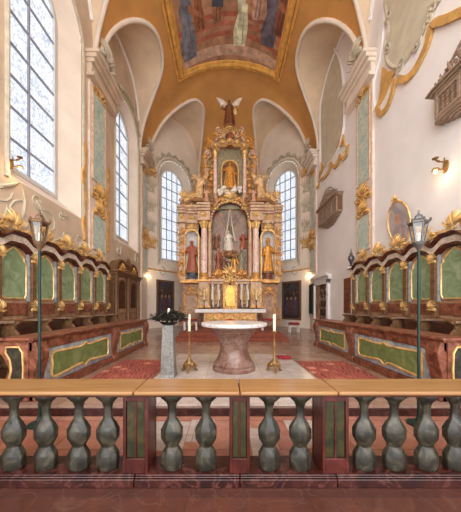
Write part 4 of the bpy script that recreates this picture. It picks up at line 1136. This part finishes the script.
for s in (-1, 1):
    for k in range(17): mb.ell((s*1.14, 3.05+k*.19, .13), (.065, .065, .04), 8, 4, AL)
for k in range(21):
    a = PI*(k+.5)/21; mb.ell((1.14*cos(a), ZC+1.14*sin(a), .13), (.065, .065, .04), 8, 4, AL)
ap('gilded_rosettes', mb, 'gold', ar)
mb = MB(); A = [(1.34*cos(PI*k/24), ZC+1.34*sin(PI*k/24)) for k in range(25)]
mb.tube([(u, v, .1) for u, v in A], .09, 7, False, AL); mb.tube([(u*1.08, v+.1, .05) for u, v in A], .06, 7, False, AL)
ap('archivolt', mb, 'gold_dark', ar)
mb = MB()   # spandrels behind the arch, closing the central bay
sp = [(-1.35, 2.95), (-1.2, 2.95), (-1.2, ZC)]+[(-1.2*cos(PI*k/16), ZC+1.2*sin(PI*k/16)) for k in range(17)]+[(1.2, 2.95), (1.35, 2.95), (1.35, 7.6), (-1.35, 7.6)]
mb.prism(sp, -.5, 0, AL); ap('central_bay_wall', mb, 'stucco_tan', smooth=False)
for u, v, w_, h_, nm, mm in ((0, 7.2, 1.0, .8, 'gilded_keystone', 'gold'), (-.95, 6.85, .5, .5, 'gilded_spandrel', 'gold'), (.95, 6.85, .5, .5, 'gilded_spandrel', 'gold'), (-.7, 2.95, .8, .7, 'gilded_shell', 'gold_dark'), (.7, 2.95, .8, .7, 'gilded_shell', 'gold_dark'), (0, 2.95, 1.0, .95, 'gilded_shell', 'gold')):
    mb = MB(); rocaille(mb, AL, u, v, w_, h_, 5, .1, .1); ap(nm, mb, mm)
# upper storey
half = [(1.75, 7.0), (1.7, 7.6), (1.5, 8.3), (1.36, 8.9), (1.38, 9.5), (1.28, 10.0), (1.08, 10.5), (.85, 10.85), (.66, 11.1), (.5, 11.3), (.3, 11.42), (.12, 11.5)]
sil = half+[(-u, v) for u, v in reversed(half)]
ap('upper_wall', MB().prism(sil, -.6, -.15, AL), 'olive', smooth=False, bevel=.02)
for s in (-1, 1):
    mb = MB(); pts = smooth_line([(s*1.75, 7.05), (s*1.85, 7.6), (s*1.6, 8.3), (s*1.42, 9.0), (s*1.5, 9.6), (s*1.3, 10.2), (s*1.08, 10.6), (s*.75, 11.0), (s*.5, 11.45)], 4)
    mb.tube([(u, v, -.1) for u, v in pts], [.13-.05*i/len(pts) for i in range(len(pts))], 8, False, AL)
    scroll(mb, AL, s*1.62, 7.35, .3, 0, 1.4, s, .08, -.05); scroll(mb, AL, s*.66, 11.3, .22, PI/2, 1.3, -s, .07, -.05); scroll(mb, AL, s*1.3, 10.0, .24, PI/2, 1.3, -s, .07, -.05)
    ap('volute', mb, 'rose_marble')
    c = ap('upper_column', MB().lathe([(.11, 7.75), (.115, 8.6), (.095, 9.75)], (0, 0, 0), 14, F=lambda a, b, z: AL(s*.88+a, z, .1+b)), 'column')
    ap('capital', MB().lathe([(.1, 9.7), (.12, 9.75), (.13, 9.9), (.2, 10.05)], (0, 0, 0), 12, F=lambda a, b, z: AL(s*.88+a, z, .1+b)), 'gold', c)
    ap('column_base', MB().lathe([(.2, 7.2), (.2, 7.5), (.15, 7.55), (.16, 7.62), (.12, 7.76)], (0, 0, 0), 14, F=lambda a, b, z: AL(s*.88+a, z, .1+b)), 'rose_marble', c)
    mb = MB()
    for k in range(8): rocaille(mb, AL, s*(1.22-.05*k), 7.7+k*.36, .36, .42, k, .07, -.14)
    for k, (u, v) in enumerate(((1.66, 7.9), (1.5, 8.5), (1.46, 9.1), (1.5, 9.6), (1.34, 10.1), (1.1, 10.5), (.8, 10.9))): rocaille(mb, AL, s*u, v, .34, .5, k, .07, -.1)
    ap('gilded_spray', mb, 'gold_dark')
    mb = MB(); mb.tube([(s*.5, 7.9, 0), (s*.52, 9.2, 0)], .05, 6, False, AL); ap('upper_niche_jamb', mb, 'gold')
mb = MB(); P = [(-.5, 7.9), (.5, 7.9), (.5, 9.2)]+[(.5*cos(PI*k/10), 9.2+.5*sin(PI*k/10)) for k in range(1, 10)]+[(-.5, 9.2)]
mb.prism(P, -.15, -.1, AL); n = ap('upper_niche', mb, 'robe_brown', smooth=False)
mb = MB(); mb.tube([(u, v, -.06) for u, v in P], .06, 6, True, AL); ap('niche_edge', mb, 'gold', n)
mb = MB(); R = random.Random(5)
for k in range(26): mb.ell((R.uniform(-.62, .62), 7.75+R.uniform(-.12, .3)*(1.2-abs(R.uniform(-.6, .6))), .05+R.uniform(0, .2)), (R.uniform(.1, .19), R.uniform(.09, .15), .12), 10, 7, AL)
ap('cloud', mb, 'robe_white')
mb = MB()
for a, b, r0, r1, w in ((0, 1, 0, .1, .2), (0, 1, .1, .2, .28)):
    A = [(-1.05*cos(PI*k/16), 10.0+.42*sin(PI*k/16)) for k in range(17)]
    for p, q in zip(A, A[1:]): mb.prism([(p[0], p[1]+r0), (q[0], q[1]+r0), (q[0], q[1]+r1), (p[0], p[1]+r1)], -.2, w, AL)
ap('upper_entablature', mb, 'rose_marble', smooth=False, bevel=.015)
mb = MB()
for k in range(22): mb.ell((R.uniform(-.55, .55), R.uniform(10.35, 11.2), R.uniform(-.1, .12)), (R.uniform(.08, .16), R.uniform(.07, .13), .1), 8, 6, AL)
ap('gable_cloud', mb, 'stucco_tan')
mb = MB(); mb.lathe([(.3, 0), (.26, .3), (.2, .5), (.08, .6), (.1, .7), (.05, .82)], (0, 0, 0), 12, fold=.12, F=lambda a, b, z: AL(a, 10.35+z, .12+b*.5)); ap('gable_figure', mb, 'robe_red')
mb = MB()
for k in range(-2, 3): rocaille(mb, AL, k*.42, 9.95+.4*cos(k*.6), .4, .42, k+4, .08, .2)
ap('gable_garland', mb, 'gold'); mb = MB()
for k in range(14): a = PI*(k+.5)/14; leafy(mb, AL, .3*cos(a), 10.9+.3*sin(a), a, .5, .03, 0, .03)
ap('gable_gilding', mb, 'gold')
mb = MB(); rocaille(mb, AL, 0, 11.2, .7, .45, 3, .1, 0); ap('gable_crest', mb, 'gold')

# ------------------------------------------------------------------ carved figures
def statue(name, x, y, z, h, label, robe, cloak=None, mitre=None, staff=None, wings=None, group=None, arms=((.2, .62), (.2, .62)), face=-1, lean=0, shield=False, child=False):
    t = thing(name, (x, y, z), label, 'statue', group)
    L = lambda a, b, c: Vector((x+a*h+lean*c*h, y+face*b*h, z+c*h))
    mb = MB()
    mb.lathe([(.17, 0), (.165, .04), (.15, .2), (.125, .42), (.105, .56), (.115, .66), (.13, .76), (.115, .81), (.05, .84), (.036, .86), (.034, .885)], (0, 0, 0), 28, sx=1, sy=.72, fold=.09, nf=8, F=L)
    mb.ell((0, .012, .925), (.052, .06, .072), 12, 9, L)
    mb.ell((0, .07, .92), (.012, .016, .018), 6, 5, L)          # nose
    for s, (e, f) in zip((-1, 1), arms):
        pts = [(s*.11, 0, .775), (s*(.11+e*.42), .03, .775-(.775-f)*.75), (s*(.11+e), .11, f)]
        mb.tube([L(*p) for p in smooth_line3(pts)], [h*(.05-.018*k/8) for k in range(9)], 8)
        mb.ell(pts[-1], (.028, .035, .03), 8, 6, L)
        for k in range(4): mb.tube([L(*pts[-1]), L(pts[-1][0]+s*.012*(k-1), pts[-1][1]+.05, pts[-1][2]+.012*(k-1.5))], h*.009, 5)
    obj('body', mb, robe, t, remesh=max(.012, h*.011))
    mb = MB(); mb.ell((0, -.004, .945), (.058, .062, .062), 10, 7, L); obj('hair', mb, 'robe_brown', t)
    if cloak:
        mb = MB(); mb.grid(lambda i, j: L((.13+.09*j+.012*sin(9*PI*i))*cos(PI*(1.05+.9*i)-0)*1.05, (.10+.05*j+.012*sin(9*PI*i))*sin(PI*(1.05+.9*i)), .80-.74*j), 28, 8)
        obj('cloak', mb, cloak, t, solid=.02, ang=60)
    if mitre:
        mb = MB(); mb.lathe([(.05, .965), (.062, 1.0), (.056, 1.05), (.03, 1.09), (.004, 1.12)], (0, 0, 0), 12, sx=1, sy=.6, F=L); obj('mitre', mb, mitre, t)
    if staff:
        s = staff; ex = s*(.11+arms[0 if s < 0 else 1][0]); mb = MB()
        mb.tube([L(ex, .13, .02), L(ex, .13, 1.08)], h*.011, 6)
        mb.tube([L(ex+s*.05*(1-cos(k*.5)), .13, 1.08+.05*sin(k*.5)) for k in range(10)], h*.012, 6)
        obj('crozier', mb, 'gold', t)
    if wings:
        for s in (-1, 1):
            mb = MB(); a, up = wings
            for k in range(7):
                q = k/6; e0 = (s*.05, -.06, .76-.03*k)
                e1 = (s*(.05+a*(1-.35*q)), -.1-.03*q, .76+up*(1-.75*q)); m_ = (s*(.05+a*.4), -.12, .76+up*.62*(1-.6*q)+.05)
                mb.tube([L(*p) for p in smooth_line3([e0, m_, e1])], [h*(.03-.02*abs(i/8-.35)) for i in range(9)], 6)
            obj('wing', mb, robe if wings[1] < .4 else 'robe_white', t)
    if shield:
        obj('shield', MB().ell((.22, .1, .48), (.075, .03, .12), 14, 8, L), plain('pale_gilding', (240, 206, 140), .3, .3), t)
    obj('pedestal', MB().lathe([(.2, -.06), (.2, -.02), (.18, .004)], (0, 0, 0), 16, sx=1, sy=.8, F=L), 'stucco_tan', t)
    return t
def smooth_line3(P, n=4):
    out = []; P = [Vector(p) for p in P]
    for k in range(2*n+1):
        t = k/(2*n); out.append(tuple((1-t)**2*P[0]+2*t*(1-t)*(2*P[1]-.5*P[0]-.5*P[2])+t*t*P[2]))
    return out
M['angel_robe'] = plain('angel_robe', (206, 170, 124), .5, .1, .2, 6)
G1 = 'bishop statues in the side niches'
statue('bishop_statue', XA-2.12, AF-.1, 3.42, 1.72, 'bishop statue with a crozier in the altar niche nearest the confessional', 'robe_red', 'robe_white', 'robe_white', -1, group=G1, arms=((.09, .6), (.07, .5)))
statue('bishop_statue', XA+2.12, AF-.1, 3.42, 1.72, 'bishop statue with a crozier in the altar niche nearest the doorway', 'robe_gold', 'robe_white', 'robe_gold', 1, group=G1, arms=((.07, .5), (.09, .6)))
for s in (-1, 1):
    mb = MB().lathe([(.3, 2.95), (.3, 3.05), (.24, 3.1), (.26, 3.3), (.33, 3.33)], (0, 0, 0), 12, F=lambda a, b, z: AL(s*2.28+a, z, .1+b*.9)); ap('statue_plinth', mb, 'robe_blue' if s < 0 else 'wood_red')
statue('madonna_statue', XA-.08, AF+.05, 4.6, 1.15, 'white robed madonna statue with child in the middle of the high altar', 'robe_white', 'robe_white', None, None, arms=((.04, .62), (.08, .6)))
mb = MB()
for k in range(18): mb.ell((R.uniform(-.45, .4), 4.45+R.uniform(-.15, .12), -.1+R.uniform(-.1, .15)), (.14, .1, .1), 8, 6, AL)
ap('madonna_cloud', mb, 'stucco_tan', pic)
statue('saint_statue', XA, AF-.15, 7.98, 1.5, 'gilded saint statue on white clouds in the upper altar niche', 'robe_gold', 'gold', arms=((.14, .66), (.14, .5)))
G2 = 'angels on the altar cornice'
statue('angel_statue', XA-1.72, AF-.25, 7.28, 1.5, 'pale angel statue on the altar cornice, towards the confessional', 'angel_robe', 'robe_gold', wings=(.26, .28), group=G2, arms=((.22, .8), (.1, .55)), lean=.06)
statue('angel_statue', XA+1.72, AF-.25, 7.28, 1.5, 'pale angel statue on the altar cornice, towards the doorway', 'angel_robe', 'robe_gold', wings=(.26, .28), group=G2, arms=((.1, .55), (.22, .8)), lean=-.06)
statue('archangel_statue', XA-.03, AF-.05, 11.55, 1.45, 'winged archangel statue with a shield crowning the altar gable', 'robe_brown', 'robe_red', wings=(.46, .42), shield=True, arms=((.18, .6), (.2, .52)))
G3 = 'putti seated on the altar volutes'
for k, (u, v, w) in enumerate(((-1.18, 10.35, 0.), (1.18, 10.35, 0.), (-1.28, 7.15, .45), (1.28, 7.15, .45))):
    statue('putto_statue', XA+u, AF-w, v, .72, 'small gilded putto on the altar %s, towards the %s' % ('gable volute' if k < 2 else 'cornice over the column', 'confessional' if k % 2 == 0 else 'doorway'), 'robe_gold' if k < 2 else 'flesh', wings=(.2, .18), group=G3)
# six candlesticks on the altar table
first = None
names = ['outermost towards the confessional', 'second from the confessional side', 'third from the confessional side, beside the tabernacle', 'third from the doorway side, beside the tabernacle', 'second from the doorway side', 'outermost towards the doorway']
for k, u in enumerate((-1.36, -.95, -.56, .56, .95, 1.36)):
    loc = (XA+u, AF-.95, 1.345)
    lab = 'slim silver candlestick on the high altar, '+names[k]
    if first is None:
        t = first = thing('altar_candlestick', loc, lab, 'candlestick', 'candlesticks on the high altar')
        c0 = lambda pr: MB().lathe(pr, loc, 12)
        obj('foot', c0([(.11, 0), (.11, .02), (.06, .06), (.03, .1)]), 'silver', t)
        obj('stem', c0([(.03, .1), (.05, .16), (.022, .2), (.02, .34), (.04, .38), (.02, .42), (.06, .46), (.06, .475)]), 'silver', t)
        obj('candle', c0([(.028, .475), (.028, 1.0), (.004, 1.01)]), 'wax', t)
    else: dup(first, loc, lab)
# flowers below the altar table
t = thing('flower_bowl', (XA-.05, 11.2, .42), 'low bowl of red flowers in front of the high altar', 'flowers')
FLW = lambda a, b, c: Vector((XA-.05+a, 11.2+b, .42+c))
obj('bowl', MB().lathe([(.12, 0), (.2, .1), (.24, .22), (.2, .22)], (0, 0, 0), 16, F=FLW), 'gold_dark', t)
mb = MB(); m2 = MB()
for k in range(60):
    a, r = R.uniform(0, 6.28), R.uniform(0, .34); p = (r*cos(a), r*sin(a), .3+.12*(1-r*2.5)+R.uniform(-.05, .06))
    for j in range(5): mb.ell((p[0]+.035*cos(j*1.257), p[1]+.035*sin(j*1.257), p[2]), (.035, .035, .018), 6, 4, FLW)
    m2.ell((p[0], p[1], p[2]-.07), (.06, .03, .03), 6, 4, FLW)
o = obj('petals', mb, 'flower', t); o['kind'] = 'stuff'
o = obj('leaves', m2, 'leaf', t); o['kind'] = 'stuff'
# ------------------------------------------------------------------ camera, daylight, colour
cam = bpy.data.cameras.new('camera'); co = bpy.data.objects.new('camera', cam); COL.objects.link(co)
co.location = (-.17, 0, 1.5); co.rotation_euler = (PI/2, 0, 0)
cam.sensor_width = 36; cam.sensor_fit = 'AUTO'; cam.lens = 237/512*36
cam.shift_x = 4.5/512; cam.shift_y = 50/512; cam.clip_start = .05; cam.clip_end = 200
SC.camera = co
w = bpy.data.worlds.new('daylight'); SC.world = w; w.use_nodes = True
# daylight of the nave behind the camera: bright from its high windows, dim near its floor
wn = w.node_tree.nodes; wl = w.node_tree.links; bg = wn['Background']
tc = wn.new('ShaderNodeTexCoord'); sx = wn.new('ShaderNodeSeparateXYZ'); cr = wn.new('ShaderNodeValToRGB')
wl.new(tc.outputs['Generated'], sx.inputs[0]); wl.new(sx.outputs['Z'], cr.inputs[0]); wl.new(cr.outputs[0], bg.inputs[0])
e = cr.color_ramp.elements; e[0].position = -.0; e[0].color = (.66, .66, .66, 1); e[1].position = .3; e[1].color = (.97, .98, 1.0, 1)
bg.inputs[1].default_value = 4.2
vs_ = SC.view_settings; vs_.view_transform = 'Standard'; vs_.look = 'None'; vs_.gamma = 1; vs_.use_curve_mapping = False; vs_.exposure = 0.29
SC.display_settings.display_device = 'sRGB'
SC.cycles.use_denoising = True
SC.cycles.max_bounces = 10; SC.cycles.diffuse_bounces = 6; SC.cycles.sample_clamp_indirect = 8
